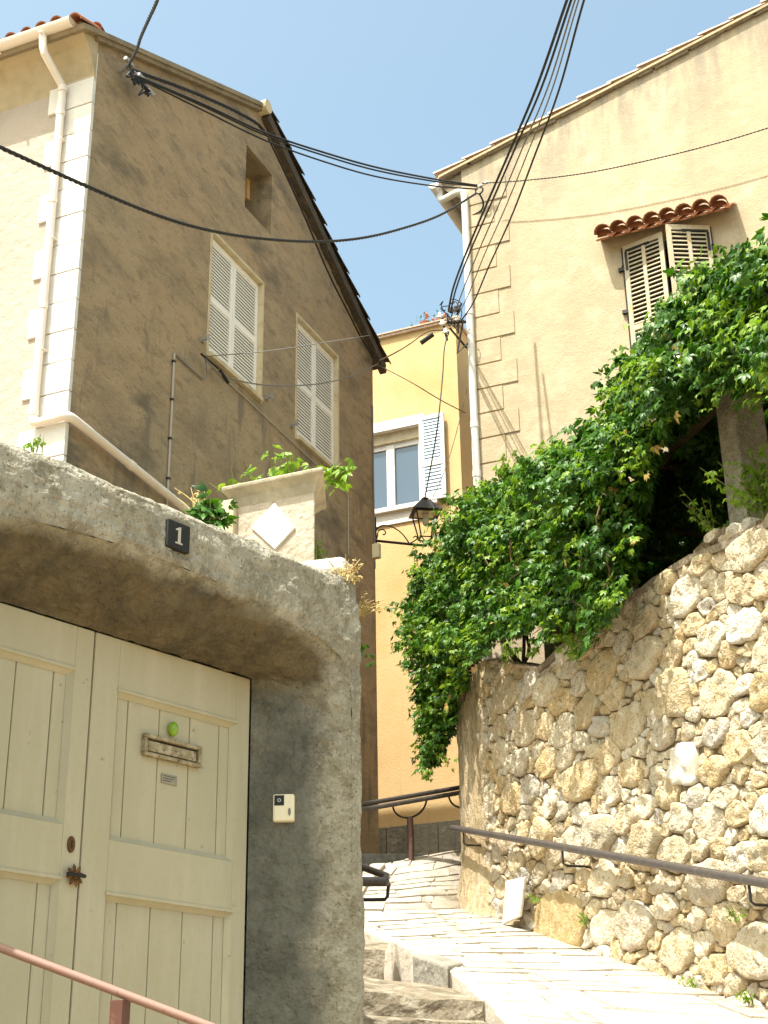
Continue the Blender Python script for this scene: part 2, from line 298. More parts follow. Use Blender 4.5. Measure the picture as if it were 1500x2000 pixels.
# ramp of flagstones -----------------------------------------------------------------
def wb(u): p = WA+WU*u; p.z = baseZ(u); return p
rowsR = [wb(11.5)-V(0,0,.1), wb(7.6), wb(5.6), wb(4.2), wb(2.6), wb(1.0), wb(0)-V(0,0,0), dep(914,1715,15.5), dep(915,1655,16.2)]
rowsL = [dep(1240,2300,6.4), dep(1000,2000,8.6), dep(935,1945,9.5), dep(868,1893,10.3), dep(790,1850,11.1), dep(706,1818,12.0), dep(680,1780,13), dep(690,1735,14), dep(735,1690,15)]
def ramp_pt(a, b):           # a 0..1 up the ramp, b 0..1 left to right
    t = a*(len(rowsL)-1); i = min(int(t), len(rowsL)-2); f = t-i
    l = rowsL[i].lerp(rowsL[i+1], f); r = rowsR[i].lerp(rowsR[i+1], f); r = r+(r-l)*.06
    return l.lerp(r, b)
mb = MB(); NA, NB = 64, 14
top = [ramp_pt(i/NA, j/NB)-V(0,0,.012) for i in range(NA+1) for j in range(NB+1)]
mb.add(top, [(i*(NB+1)+j, i*(NB+1)+j+1, (i+1)*(NB+1)+j+1, (i+1)*(NB+1)+j) for i in range(NA) for j in range(NB)])
le = [ramp_pt(i/NA, 0) for i in range(NA+1)]
mb.add([p-V(0,0,.012) for p in le]+[p-V(0,0,.6)+V(.05,.02,0) for p in le], [(i, i+1, NA+2+i, NA+1+i) for i in range(NA)])
ce = [ramp_pt(1, j/NB) for j in range(NB+1)]
mb.add([p-V(0,0,.012) for p in ce]+[p-V(0,0,.8) for p in ce], [(j+1, j, NB+1+j, NB+2+j) for j in range(NB)])
ramp = tag(mb.build('path', K['joint'], origin=(-4,10,2)), kind='structure')
# flags: irregular courses
mb = MB(); a = 0.0
def wav(aa, bb): return aa+.008*noise.noise(V(aa*9, bb*5, 3))+.003*noise.noise(V(aa*40, bb*19, 8))
while a < 1:
    da = random.uniform(.013, .036); b = random.uniform(-.1, 0)
    while b < 1:
        db = random.uniform(.1, .42); b0, b1 = max(b, 0), min(b+db, 1)
        a1 = min(a+da, 1)
        if b1-b0 > .03:
            g = .0009; gb = .0035
            q = [(a+g+random.uniform(0,.003), b0+gb), (a+g+random.uniform(0,.003), (b0+b1)/2+random.uniform(-.02,.02)), (a+g+random.uniform(0,.003), b1-gb+random.uniform(-.01,.005)),
                 (a1-g-random.uniform(0,.002), b1-gb+random.uniform(-.01,.005)), (a1-random.uniform(0,.003), (b0+b1)/2), (a1-g-random.uniform(0,.002), b0+gb+random.uniform(-.004,.01))]
            h = random.uniform(-.003,.008)
            sk = random.uniform(-.012,.012); P = [ramp_pt(min(max(wav(x,y),0),1), min(1,max(0,y+(sk if j_ in (0,5) else 0))))+V(0,0,h) for j_, (x, y) in enumerate(q)]
            mb.prism([p-V(0,0,.03) for p in P], V(0,0,.035))
        b += db
    a += da
fl = mb.build('paving', K['paving'], ramp); weather(K['paving'], tuple(-WN), -WA.dot(WN)-.45, -WA.dot(WN)+.05, (.25,.2,.135), sc=5, st=(1,1,1), lo=.38, hi=.55, am=.8)
# kerb of rough blocks on the ramp's left edge
mb = MB(); pts = resample([ramp_pt(i/40, 0) for i in range(41)], .42)
for i in range(len(pts)-1):
    p, q = pts[i], pts[i+1]; d = (q-p); sd_ = V(-d.y, d.x, 0).normalized()
    if sd_.dot(V(-1,-.5,0)) < 0: sd_ = -sd_
    w_ = random.uniform(.1,.16)
    mb.ob(p+d*.02-V(0,0,.35)-sd_*.1, d*.96, sd_*w_, V(0,0,.35+random.uniform(.01,.03)))
kb = mb.build('kerb', K['stair'], ramp, bev=.012)
kb.data.materials[0] = K['paving']

# steps left of the ramp
mb = MB()
def step(lf, rf, lb, rb, h):
    lf, rf, lb, rb = [Vector(p) for p in (lf, rf, lb, rb)]; N_ = 10; M_ = 6
    vs = []
    for j in range(M_+1):
        for i in range(N_+1):
            p = lf.lerp(rf, i/N_).lerp(lb.lerp(rb, i/N_), j/M_); vs.append(p+V(0,0,.018*fract(p, 4)))
    o = [(j*(N_+1)+i, j*(N_+1)+i+1, (j+1)*(N_+1)+i+1, (j+1)*(N_+1)+i) for j in range(M_) for i in range(N_)]
    mb.add(vs, o)
    fr = vs[:N_+1]; K_ = 5; gv = []
    for k in range(K_+1):
        for i, p in enumerate(fr): gv.append(p-V(0,0,h*k/K_)+(V(0,0,0) if k == 0 else (p-lb).normalized()*.0+V(.02*fract(p*3+V(0,0,k),2), -.02*fract(p*2-V(k,0,0),3)-.012, 0)))
    mb.add(gv, [(k*(N_+1)+i+1, k*(N_+1)+i, (k+1)*(N_+1)+i, (k+1)*(N_+1)+i+1) for k in range(K_) for i in range(N_)])
step(dep(640,1931,9.25), dep(945,1956,9.3), dep(640,1895,10.2), dep(880,1930,10.15), .3)
step(dep(640,1845,10.22), dep(752,1858,10.25), dep(640,1822,11.3), dep(760,1842,11.2), .35)
step(dep(600,1985,8.7), dep(960,2000,8.9), dep(600,1975,9.3), dep(940,1992,9.35), .3)
step(dep(560,2060,7.6), dep(1010,2075,7.8), dep(600,2035,8.7), dep(985,2045,8.9), .3)
step(dep(560,2160,6.5), dep(1090,2175,6.7), dep(560,2120,7.6), dep(1040,2135,7.8), .3)
tag(mb.build('steps', K['stair'], origin=(-3.5,9,2)), kind='structure')
mb = MB()   # squared kerb stone jutting out beside the second step, shaded face painted dark grey
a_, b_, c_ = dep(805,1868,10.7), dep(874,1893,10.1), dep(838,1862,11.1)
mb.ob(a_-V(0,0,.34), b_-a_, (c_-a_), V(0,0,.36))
tag(mb.build('kerb_stone', K['greystone'], bev=.02), 'squared kerb stone, shade painted in dark grey, jutting out between the brown step and the pale ramp', 'stone')

# upper lane steps behind the railing
mb = MB()
def slab(pf0, pf1, back, h, m=None):   # front edge pf0-pf1, goes back by vector
    mb.ob(pf0-V(0,0,h), pf1-pf0, back, V(0,0,h))
slab(dep(640,1690,16.6), dep(930,1684,16.9), V(-.1,1.3,.22), .6)
slab(dep(640,1668,18.0), dep(930,1666,18.2), V(-.1,6.2,.7), .5)
s2 = mb.build('upper_steps', K['greystone'], bev=.01); tag(s2, kind='structure')

# ------------------------------------------------------------------ shutters and windows
def shutter(mbk, o, u, n, w_, h, rails=(.5,), st=.055, th=.035, slat=.052, vstile=False, tilt=.6, dp=.66):
    """louvred leaf into mb; o = lower corner, u = width dir, n = outward normal; mat 0 paint, 1 dark gap"""
    z = V(0,0,1); o = Vector(o); u = Vector(u); n = Vector(n)
    def bx(a, b, c, d, t0, t1): mbk.ob(o+u*a+z*c+n*t0, u*(b-a), z*(d-c), n*(t1-t0))
    mbk.cur = 0
    bx(0, st, 0, h, 0, th); bx(w_-st, w_, 0, h, 0, th)
    ed = [0]+[h*r_ for r_ in rails]+[h]; rw = st*1.2
    bx(st, w_-st, 0, rw*1.15, 0, th); bx(st, w_-st, h-rw, h, 0, th)
    for r_ in rails: bx(st, w_-st, h*r_-rw/2, h*r_+rw/2, 0, th)
    cols_ = [(st, w_-st)]
    if vstile:
        bx(w_/2-st*.4, w_/2+st*.4, rw*1.15, h-rw, .002, th-.002); cols_ = [(st, w_/2-st*.4), (w_/2+st*.4, w_-st)]
    lims = [rw*1.15]+[h*r_+s_*rw/2 for r_ in rails for s_ in (-1, 1)]+[h-rw]
    for k in range(0, len(lims), 2):
        a, b = lims[k], lims[k+1]; nS = max(3, int((b-a)/slat)); dz = (b-a)/nS
        for i in range(nS):
            z0 = a+dz*(i+.1)
            for (c0, c1) in cols_:
                mbk.ob(o+u*c0+z*z0+n*(th*.86), u*(c1-c0), n*(-th*dp)+z*(dz*tilt*1.05), n*.006+z*.009)
    mbk.cur = 1; bx(st*.5, w_-st*.5, rw*.5, h-rw*.5, .001, .006); mbk.cur = 0
def wallcut(o, cutters):
    """cut openings into a wall mesh and keep a plain mesh"""
    objs = []
    for c in cutters:
        m_ = MB(); m_.box(*c); k = m_.build('cut', K['gap'], origin=(0,0,0)); objs.append(k)
        b = o.modifiers.new('b', 'BOOLEAN'); b.object = k; b.operation = 'DIFFERENCE'; b.solver = 'EXACT'
    bpy.context.view_layer.update(); dg = bpy.context.evaluated_depsgraph_get()
    me = bpy.data.meshes.new_from_object(o.evaluated_get(dg)); o.modifiers.clear(); old = o.data; o.data = me; bpy.data.meshes.remove(old)
    for k in objs: bpy.data.objects.remove(k)

def tile_columns(mb_, o, along, across, n_, slope_len, r=.085, tile=.42, spacing=.2, jit=.01):
    """rows of barrel tiles: o = eave corner, along = unit vector up the slope, across = unit vector along the eave"""
    nrm = across.cross(along).normalized()
    if nrm.z < 0: nrm = -nrm
    for c in range(n_):
        k = 0; d = 0
        while d < slope_len-.05:
            L = min(tile+.05, slope_len-d); vs = []; seg = 7
            c0 = o+across*(c*spacing+random.uniform(-jit,jit))+along*d+nrm*(.03+random.uniform(0,.008))
            for e, (rr, hh) in enumerate(((r*1.05, .035), (r*.85, .0))):
                for th_ in (0, .014):
                    for s_ in range(seg+1):
                        ph = math.pi*s_/seg; q = rr-th_
                        vs.append(c0+along*(L*e)+across*(q*math.cos(ph))+nrm*(q*math.sin(ph)+hh))
            m_ = seg+1; fs = []
            for s_ in range(seg):
                fs += [(s_, s_+1, 2*m_+s_+1, 2*m_+s_), (m_+s_+1, m_+s_, 3*m_+s_, 3*m_+s_+1), (s_+1, s_, m_+s_, m_+s_+1), (2*m_+s_, 2*m_+s_+1, 3*m_+s_+1, 3*m_+s_)]
            mb_.add(vs, fs); d += tile; k += 1

# ================================================================== LEFT HOUSE
lh = thing('house', (XL-3, 13.2, 3), 'brown rendered house with shaded gable wall, white corner blocks and closed white shutters', 'house')
ZE, ZR, YM = 12.76, 14.52, 14.11
XB = XL-7
w1 = (12.96, 14.34, 10.13, 11.91); w2 = (15.26, 16.61, 10.06, 11.97); at = (13.78, 14.50, 12.74, 13.72)
mb = MB(); out = [V(XL,YF,2.5), V(XL,YRE,2.5), V(XL,YRE,ZE-.12), V(XL,YM,ZR), V(XL,YF,ZE+.02)]
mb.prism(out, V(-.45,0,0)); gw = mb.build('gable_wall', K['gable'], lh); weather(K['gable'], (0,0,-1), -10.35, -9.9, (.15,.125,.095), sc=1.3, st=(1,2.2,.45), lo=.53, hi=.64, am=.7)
wallcut_list = [(w1[0], w1[1], w1[2], w1[3]), (w2[0], w2[1], w2[2], w2[3]), (at[0], at[1], at[2], at[3])]
O_ = Vector(lh['_o'])
wallcut(gw, [(XL-.6-O_.x*0, XL+.2, a, b, c, d) for a, b, c, d in wallcut_list]) if False else None
def cut_local(o, boxes):
    L_ = Vector(o['_o']); objs = []
    for (x0,x1,y0,y1,z0,z1) in boxes:
        m_ = MB(); m_.box(x0,x1,y0,y1,z0,z1); k = m_.build('cut', K['gap'], origin=(0,0,0)); objs.append(k)
        b = o.modifiers.new('b', 'BOOLEAN'); b.object = k; b.operation = 'DIFFERENCE'; b.solver = 'EXACT'
    bpy.context.view_layer.update(); dg = bpy.context.evaluated_depsgraph_get()
    me = bpy.data.meshes.new_from_object(o.evaluated_get(dg)); o.modifiers.clear(); old = o.data; o.data = me; bpy.data.meshes.remove(old)
    for k in objs:
        m2 = k.data; bpy.data.objects.remove(k); bpy.data.meshes.remove(m2)
cut_local(gw, [(XL-.3, XL+.2, *w1), (XL-.3, XL+.2, *w2), (XL-.6, XL+.2, *at)])
mb = MB(); mb.box(XB, XL-.45, YF, YF+.4, 2.5, ZE+.02); mb.build('front_wall', K['front'], lh)
mb = MB(); mb.box(XL-.45, XL-.003, YF-.003, YF+.05, 2.5, ZE-.5); mb.build('front_wall_end', K['front'], lh)
mb = MB(); mb.box(XB, XL-.45, YRE-.4, YRE, 2.5, ZE-.2); mb.build('rear_wall', K['gable'], lh)
mb = MB(); mb.box(XB, XB+.4, YF+.4, YRE-.4, 2.5, ZE); mb.build('far_wall', K['gable'], lh)
mb = MB(); mb.box(XB+.4, XL-.46, YF+.4, YRE-.4, ZE-.25, ZE-.15); mb.build('attic_floor', K['oldwood'], lh)
# eave cove on the front
mb = MB(); prof = [(0,-.55),(-.04,-.42),(-.10,-.28),(-.19,-.16),(-.32,-.08),(-.32,.02),(0,.02)]
mb.prism([V(XL+.02, YF+a, ZE+b) for a, b in prof], V(XB-XL-.02,0,0)); mb.build('eave_cove', K['soffit'], lh)
# roof : two slabs plus tiles
sf = V(0, YM-YF, ZR-ZE-.02).normalized(); sr = V(0, YM-YRE, ZR-ZE+.12).normalized()
rf = MB(); rf.cur = 0
e0 = V(XL+.1, YF-.36, 0); e0.z = ZE+.03-.36*sf.z/sf.y
Lf = (YM-e0.y)/sf.y
nf = V(0,-sf.z,sf.y)
rf.ob(e0, V(XB-XL-.1,0,0), sf*Lf, nf*.06)
r0 = V(XL+.1, YRE+.28, 0); r0.z = ZE-.11-.28*abs(sr.z/sr.y); Lr = (YM-r0.y)/sr.y; nr = V(0, sr.z, -sr.y)
rf.cur = 1; rf.ob(r0, V(XB-XL-.1,0,0), sr*(Lr-.01), nr*.06)
rf.cur = 2; tile_columns(rf, e0+nf*.05+V(-.30,0,0)-sf*.06, sf, V(-1,0,0), 33, Lf-.1); tile_columns(rf, e0+nf*.03+V(-.08,0,0)-sf*.04, sf, V(-1,0,0), 1, .5)
rf.cur = 1; tile_columns(rf, r0+nr*.05+V(-.06,0,0)-sr*.04, sr, V(-1,0,0), 6, Lr, r=.1)
rf.cur = 3                 # verge band in front
rf.cur = 0; rf.ob(V(XL+.002, e0.y+.3, e0.z-.055+.3*sf.z/sf.y), V(.07,0,0), sf*(Lf-.33), nf*.05)
rf.cur = 1; rf.ob(V(XL+.002, r0.y, r0.z-.10), V(.1,0,0), sr*(Lr-.06), nr*.09)
for k in range(9):         # ragged mossy lumps under the rear verge, darkened for the shade there
    d_ = k*.42+random.uniform(0,.2); p = r0+sr*d_; rf.ob(V(XL+.003,p.y,p.z-.13), V(.07,0,0), sr*random.uniform(.15,.32), nr*.05)
rf.cur = 3; rf.tube([V(XL+.14, YM, ZR+.02), V(XB, YM, ZR+.02)], .10, 12)
roof = rf.build('roof', [mat('brown_verge_render', (.27,.215,.14), [(5,(.17,.135,.09),.45,.65,.8)], .95, [('n',25,.6,.02)]), K['tileshade'], K['tile'], K['cream']], lh, bev=0)
# gutter with downpipe
def halfgutter(mb_, a, b, r, n_=8, th=.008):
    a, b = Vector(a), Vector(b); d = (b-a).normalized(); s_ = V(d.y, -d.x, 0).normalized(); vs = []
    for e in (a, b):
        for rr in (r, r-th):
            for k in range(n_+1):
                ph = math.pi+math.pi*k/n_; vs.append(e+s_*(rr*math.cos(ph))+V(0,0,rr*math.sin(ph)))
    m_ = n_+1; fs = []
    for k in range(n_): fs += [(k, k+1, 2*m_+k+1, 2*m_+k), (m_+k, 3*m_+k, 3*m_+k+1, m_+k+1), (k, m_+k, m_+k+1, k+1), (2*m_+k, 2*m_+k+1, 3*m_+k+1, 3*m_+k)]
    fs += [(0, 2*m_, 3*m_, m_), (n_, m_+n_, 3*m_+n_, 2*m_+n_)]
    mb_.add(vs, fs)
    for e in (b,):            # end cap
        c = [e]+[e+s_*(r*math.cos(math.pi+math.pi*k/n_))+V(0,0,r*math.sin(math.pi+math.pi*k/n_)) for k in range(n_+1)]
        mb_.add(c+[p+d*.006 for p in c], [(0,k+1,k+2) for k in range(n_)]+[(n_+2, n_+k+4, n_+k+3) for k in range(n_)])
mb = MB(); gy = e0.y-.05; gz = hy(145,38,gy).z
halfgutter(mb, V(XB, gy, gz+.02), V(XL-.03, gy, gz-.0), .075)
for k in range(12): mb.box(XL-.4-k*.6-.015, XL-.4-k*.6+.015, gy-.08, gy+.1, gz-.09, gz-.075)
mb.build('gutter', K['pvc'], lh, smooth=True, auto=40)
mb = MB(); yp = YF-.085
top_ = hy(84, 68, gy); d1 = hy(84, 100, gy); d2 = hy(124,172,yp); d3 = hy(122,205,yp); db = hy(62,815,yp); 
xx = (d3.x+db.x)/2; d2.x = d3.x = db.x = xx
el = hy(66,832,yp); el.x = xx+.04
c1 = V(XL+.02, yp, db.z-.07); c2 = V(XL+.09, YF+.08, db.z-.09)
ex = hx(360,992,XL+.09)
path = [top_, d1, d2, d3]+[V(xx,yp,d3.z+(db.z-d3.z)*k/4) for k in range(1,5)]
mb.tube([top_, top_.lerp(d1,.7), d1+V(.01,.01,-.02), d2+V(-.01,-.005,.04), d2.lerp(d3,.6), d3], .044, 12)
mb.tube([d3, V(xx,yp,db.z)], .044, 12)
mb.tube(spline([V(xx,yp,db.z), V(xx+.01,yp,db.z-.05), V(xx+.06,yp,db.z-.075), V(xx+.25,yp,db.z-.075), c1, V(XL+.075,yp+.04,c1.z-.005), c2, c2.lerp(ex,.1)], 5), .045, 12)
mb.tube([c2.lerp(ex,.08), ex, ex+(ex-c2)*.2], .045, 12)
for t_ in (.02,.32,.66,.98): z_ = d3.z+(db.z-d3.z)*t_; mb.tube([V(xx,yp,z_), V(xx,yp,z_-.06)], .051, 12)
mb.tube([d2+V(0,0,.02), d2-V(0,0,.05)], .052, 12)
q_ = c2.lerp(ex,.45); mb.tube([q_, q_+(ex-c2).normalized()*.07], .052, 12)
dp_ = mb.build('downpipe', K['pvc'], lh, smooth=True, auto=40)
for t_ in (.12,.45,.8): z_ = d3.z+(db.z-d3.z)*t_; mb = MB(); mb.box(xx-.053,xx+.053,yp-.02,YF,z_-.008,z_+.008); mb.build('pipe_clamp', K['pvc'], dp_)
# quoins
mb = MB()
rows = [(205,255,80),(305,360,66),(410,465,60),(520,575,50),(628,690,40),(745,805,28)]
zz = [hy(100,(a+b)/2,YF).z for a, b, c in rows]; ch = (zz[0]-zz[-1])/10
zt = zz[0]+ch*2.05
for k in range(15):
    zc = zt-ch*k-ch*.5; lng = (k % 2 == 1); wq = .56 if lng else .34
    if k == 0: wq = .42
    mb.box(XL-wq, XL+.012, YF-.022-(.003 if lng else 0), YF+.03, zc-ch/2+.006, zc+ch/2-.006)
mb.build('quoin', K['white'], lh, bev=.006)
# windows of the gable wall
def gable_window(name, y0, y1, z0, z1):
    mb = MB()                           # painted surround + lined reveal
    b = .045; x = XL
    mb.box(x-.13, x+.008, y0, y0+b, z0, z1); mb.box(x-.13, x+.008, y1-b, y1, z0, z1); mb.box(x-.13, x+.0075, y0+b, y1-b, z1-b, z1)
    f = mb.build('window', K['cream'], lh, bev=.004)
    mb = MB(); mb.prism([V(x-.16,y0+b,z0), V(x+.05,y0+b,z0), V(x+.05,y0+b,z0+.06), V(x-.16,y0+b,z0+.12)], V(0,y1-y0-2*b,0)); mb.build('sill', K['cream'], f, bev=.004)
    ww = (y1-y0-2*b-.01)/2
    for k in range(2):
        m_ = MB(); shutter(m_, V(x-.095,y0+b+.003+k*(ww+.006),z0+.115), V(0,1,0), V(1,0,0), ww, z1-z0-b-.12, rails=(.47,), st=.058, th=.035, slat=.046, tilt=.72, dp=.5)
        m_.build('shutter', [K['shutter'], K['shutterdark']], f)
    mb = MB(); mb.box(x-.28, x-.27, y0, y1, z0, z1); mb.build('window_backing', K['gap'], f)
    for yy in (y0-.12, y1+.1):
        mb = MB(); mb.tube([V(x,yy,z0+.13), V(x+.09,yy,z0+.13)], .012, 6); mb.ob(V(x+.085,yy-.03,z0+.1), V(.01,0,0), V(0,.06,.02), V(0,-.01,.075)); mb.box(x,x+.03,yy-.03,yy+.03,z0+.1,z0+.15)
        mb.build('shutter_catch', K['galv'], f)
    return f
gable_window('window', *w1); gable_window('window', *w2)
mb = MB(); y0,y1,z0,z1 = at
mb.box(XL-.46, XL-.4, y0, y1, z0, z1); ao = mb.build('attic_opening', K['gap'], lh)
mb = MB(); ha, hb = hx(484,338,XL-.34), hx(499,404,XL-.34); mb.box(XL-.40, XL-.34, ha.y, hb.y, hb.z, ha.z); mb.build('wooden_hatch', mat('sunlit_pine',(.8,.5,.2),(),.8), ao)  # sunlight painted into the pine's bright colour

# ================================================================== RIGHT HOUSE
rh = thing('house', (-1, 20, 4), 'sandy rendered house with incised corner blocks above the creeper, roof rising to the right', 'house')
XC = -5.70; vA = hy(880,330,YR); vB = hy(1500,5,YR); SL = (vB.z-vA.z)/(vB.x-vA.x)
zc_ = vA.z+(XC-vA.x)*SL-.12; XM = 1.2; zm = zc_+(XM-XC)*SL; XE = 6.5
weather(K['right'], (-SL,0,1), zc_-XC*SL-1.5, zc_-XC*SL-.2, (.27,.235,.185))
mb = MB(); mb.prism([V(XC,YR,3.5), V(XE,YR,3.5), V(XE,YR,zm-(XE-XM)*SL), V(XM,YR,zm), V(XC,YR,zc_)], V(0,.4,0)); rw_ = mb.build('facade', K['right'], rh)
ow = (-3.50, -2.36, 10.35, 12.33)
cut_local(rw_, [(ow[0],ow[1],YR-.2,YR+.25,ow[2],ow[3])])
mb = MB(); mb.box(XC, XC+.4, YR+.4, 22.8, 3.5, zc_-.05); mb.build('side_wall', K['right'], rh)
mb = MB(); mb.box(XC+.4, XE, 22.4, 22.8, 3.5, zc_-.05); mb.build('rear_wall', K['right'], rh)
mb = MB(); mb.box(XE-.4, XE, YR+.4, 22.4, 3.5, zc_-.05); mb.build('east_wall', K['right'], rh)
# incised quoins
mb = MB(); k = 0
yl = [578,625,671,718,765,813,862,911]
z_l = [hy(925, y_, YR).z for y_ in yl]; hgt = (z_l[0]-z_l[-1])/7; z0 = z_l[0]+hgt*5
mb.cur = 1
zj = z0
for k in range(16):
    zz_ = z0-hgt*k; lng = (k % 2 == 0); wq = .66 if lng else .44
    wq += random.uniform(-.02,.02)
    mb.cur = 0; mb.box(XC-.004, XC+wq, YR-.016, YR+.02, zz_-hgt+.010, zz_-.010)
mb.build('corner_blocks', K['right'], rh, bev=.006)
# roof
sv = V(1,0,SL).normalized(); sv2 = V(1,0,-SL).normalized()
mb = MB(); o_ = V(XC-.32, YR-.07, zc_+.02-.32*SL); Lr_ = (XM-o_.x)/sv.x
nv = V(-sv.z,0,sv.x)
mb.cur = 0; mb.ob(o_, sv*Lr_, V(0,6.9,0), nv*.035)
e_ = V(XE+.3, YR-.07, zm-(XE+.3-XM)*SL+.02); mb.ob(e_, -sv2*((XE+.3-XM)/sv2.x-.01), V(0,6.9,0), V(sv2.z*-1,0,sv2.x)*.05)
mb.cur = 1; tile_columns(mb, o_+nv*.03+V(0,.05,0)-sv*.05, sv, V(0,1,0), 1, Lr_, r=.055, tile=.45); tile_columns(mb, o_+nv*.03+V(0,.22,0)-sv*.05, sv, V(0,1,0), 11, Lr_, r=.075, tile=.45)
mb.cur = 2   # ragged mortar under the verge, coloured dark for the shade there
d_ = 0
while d_ < Lr_-.3:
    l_ = random.uniform(.2,.5); mb.ob(V(o_.x,YR-.045,o_.z)+sv*(d_)-nv*random.uniform(.02,.05), sv*l_, V(0,.05,0), nv*.06); d_ += l_*random.uniform(.9,1.3)
mb.build('roof', [K['soffit'], K['tilepale'], K['coping']], rh)
# eave on the left side : fascia, soffit wedge, gutter end and elbow
mb = MB(); mb.prism([V(XC-.003,YR+.02,zc_-.55), V(XC-.003,YR+.02,zc_-.03), V(XC-.31,YR+.02,zc_-.12), V(XC-.29,YR+.02,zc_-.2)], V(0,6.6,0)); mb.build('eave_cove', K['coping'], rh)
mb = MB(); gzr = zc_-.13; halfgutter(mb, V(XC-.40, 22.8, gzr), V(XC-.40, YR-.06, gzr-.01), .085)
gt = mb.build('gutter', K['white'], rh, smooth=True, auto=40)
mb = MB(); xp = XC+.055; ypp = YR-.06
mb.tube(spline([V(XC-.36,YR+.1,gzr-.05), V(XC-.36,YR+.08,gzr-.17), V(XC-.3,YR+.04,gzr-.25), V(XC-.05,ypp,gzr-.27), V(xp-.02,ypp,gzr-.3), V(xp,ypp,gzr-.4)], 5), .05, 12)
mb.tube([V(xp,ypp,gzr-.38), V(xp,ypp,6.5)], .05, 14)
for z_ in (gzr-2.2, gzr-3.9, 9.5, 7.9): mb.tube([V(xp,ypp,z_), V(xp,ypp,z_-.09)], .057, 14)
dp2 = mb.build('downpipe', K['white'], rh, smooth=True, auto=40)
# window with tile awning , shutters ajar
mb = MB(); x0,x1,z0,z1 = ow; b = .05
mb.box(x0,x0+b,YR+.02,YR+.2,z0,z1); mb.box(x1-b,x1,YR+.02,YR+.2,z0,z1); mb.box(x0+b,x1-b,YR+.02,YR+.2,z1-b,z1); mb.box(x0-.03,x1+.03,YR-.06,YR+.15,z0-.06,z0)
wn_ = mb.build('window', K['oldwood'], rh)
mb = MB(); mb.box(x0,x1,YR+.2,YR+.21,z0,z1); mb.build('window_backing', K['gap'], wn_)
wl = (x1-x0-.06)/2+.03; zlo, zh = z0+.02, z1-z0-.03
for s_, hx_, an in ((1, x0+.01, R(-13)), (-1, x1-.01, R(-28))):
    u_ = V(s_*math.cos(an), math.sin(an), 0); n_ = V(-u_.y*-1 if False else 0, 0, 0)
    nn = V(u_.y, -u_.x, 0); nn = nn if nn.y < 0 else -nn
    m_ = MB(); shutter(m_, V(hx_, YR-.005, zlo), u_, nn, wl, zh, rails=(.36,), st=.06, th=.035, slat=.062, vstile=True, tilt=.42)
    sh_ = m_.build('shutter', [K['oldwood'], K['gap']], wn_)
    m_ = MB(); zt_ = zlo+zh
    oo = V(hx_, YR-.005, 0)+nn*.036
    m_.ob(V(oo.x,oo.y,zt_-.10)+u_*.03, u_*.34, V(0,0,.03), nn*.006); m_.ob(V(oo.x,oo.y,zt_-.38)+u_*.02, u_*.035, V(0,0,.28), nn*.0065)
    m_.tube([V(hx_-s_*.05,YR,zt_-.3), V(hx_-s_*.02,YR-.05,zt_-.3)], .014, 6)
    m_.build('hinge', K['iron'], sh_)
    m_ = MB(); m_.tube([V(hx_-s_*.025,YR-.03,zlo+.05), V(hx_-s_*.025,YR-.03,zt_-.02)], .008, 6)
    for zq in (zt_-.34, zlo+zh*.5, zlo+.3): m_.box(min(hx_-s_*.09,hx_-s_*.01),max(hx_-s_*.09,hx_-s_*.01),YR-.045,YR,zq-.025,zq+.025)
    m_.build('hinge_pin', K['iron'], sh_)
mb = MB(); aw = V(-3.77, YR-.26, 12.43)
sa = V(0, .7, .5).normalized(); tile_columns(mb, V(-3.68, YR-.28, 12.36), sa, V(1,0,0), 8, .31, r=.112, tile=.5, spacing=.215)
mb.prism([V(-3.79,YR-.255,12.375), V(-3.79,YR+.0,12.375+.18), V(-3.79,YR+.0,12.375+.155), V(-3.79,YR-.25,12.35)], V(1.74,0,0))
for k in range(8): c_ = -3.68+k*.215+.107; mb.prism([V(c_-.075,YR-.29,12.395), V(c_,YR-.29,12.335), V(c_+.075,YR-.29,12.395)], V(0,.28,.2))
for k in range(8):
    c_ = V(-3.68+k*.215, YR-.2, 12.445); mb.cur = 0; mb.prism([c_+V(.1*math.cos(t), 0, .1*math.sin(t)) for t in np.linspace(0, math.pi, 9)], V(0,.02,0))
mb.build('tile_awning', [K['tile'], K['right']], rh)

# ================================================================== YELLOW HOUSE
yh = thing('house', (-10, 22, 5), 'yellow house at the end of the lane with white framed window', 'house')
XY = -7.65; ZY = 14.88; yw = (-9.93, -8.39, 11.53, 13.03)
mb = MB(); mb.box(XY-6, XY, YY, YY+.4, 4, ZY); yf = mb.build('facade', K['yellow'], yh); cut_local(yf, [(yw[0],yw[1],YY-.2,YY+.3,yw[2],yw[3])])
mb = MB(); mb.box(XY-.4, XY, YY+.4, YY+6, 4, ZY-.001); mb.build('side_wall', K['yellow'], yh)
mb = MB(); mb.box(XY-6, XY-5.6, YY+.4, YY+6, 4, ZY-.001); mb.build('west_wall', K['yellow'], yh)
mb = MB(); mb.box(XY-5.6, XY-.4, YY+5.6, YY+6, 4, ZY-.001); mb.build('rear_wall', K['yellow'], yh)
mb = MB(); mb.box(XY-6, XY+4.5, YY+7.2, YY+7.6, 4, ZY-.9); mb.build('back_annex', K['yellow'], yh)
mb = MB(); mb.box(XY-6.05, XY+.05, YY-.06, YY+6.05, ZY, ZY+.05); mb.cur = 1
for k in range(30): mb.box(XY-6.04+k*.203, XY-6.04+k*.203+.195, YY-.085, YY+.3, ZY+.05, ZY+.075)
mb.build('roof', [K['tilepale'], K['tilepale']], yh)
mb = MB()
d_ = XY-6
while d_ < XY: l_ = random.uniform(.25,.5); mb.box(d_, min(d_+l_-.012, XY+.02), YY-.035, YY+.01, 4.3, 6.12); d_ += l_
mb.build('plinth', K['greystone'], yh, bev=.006)
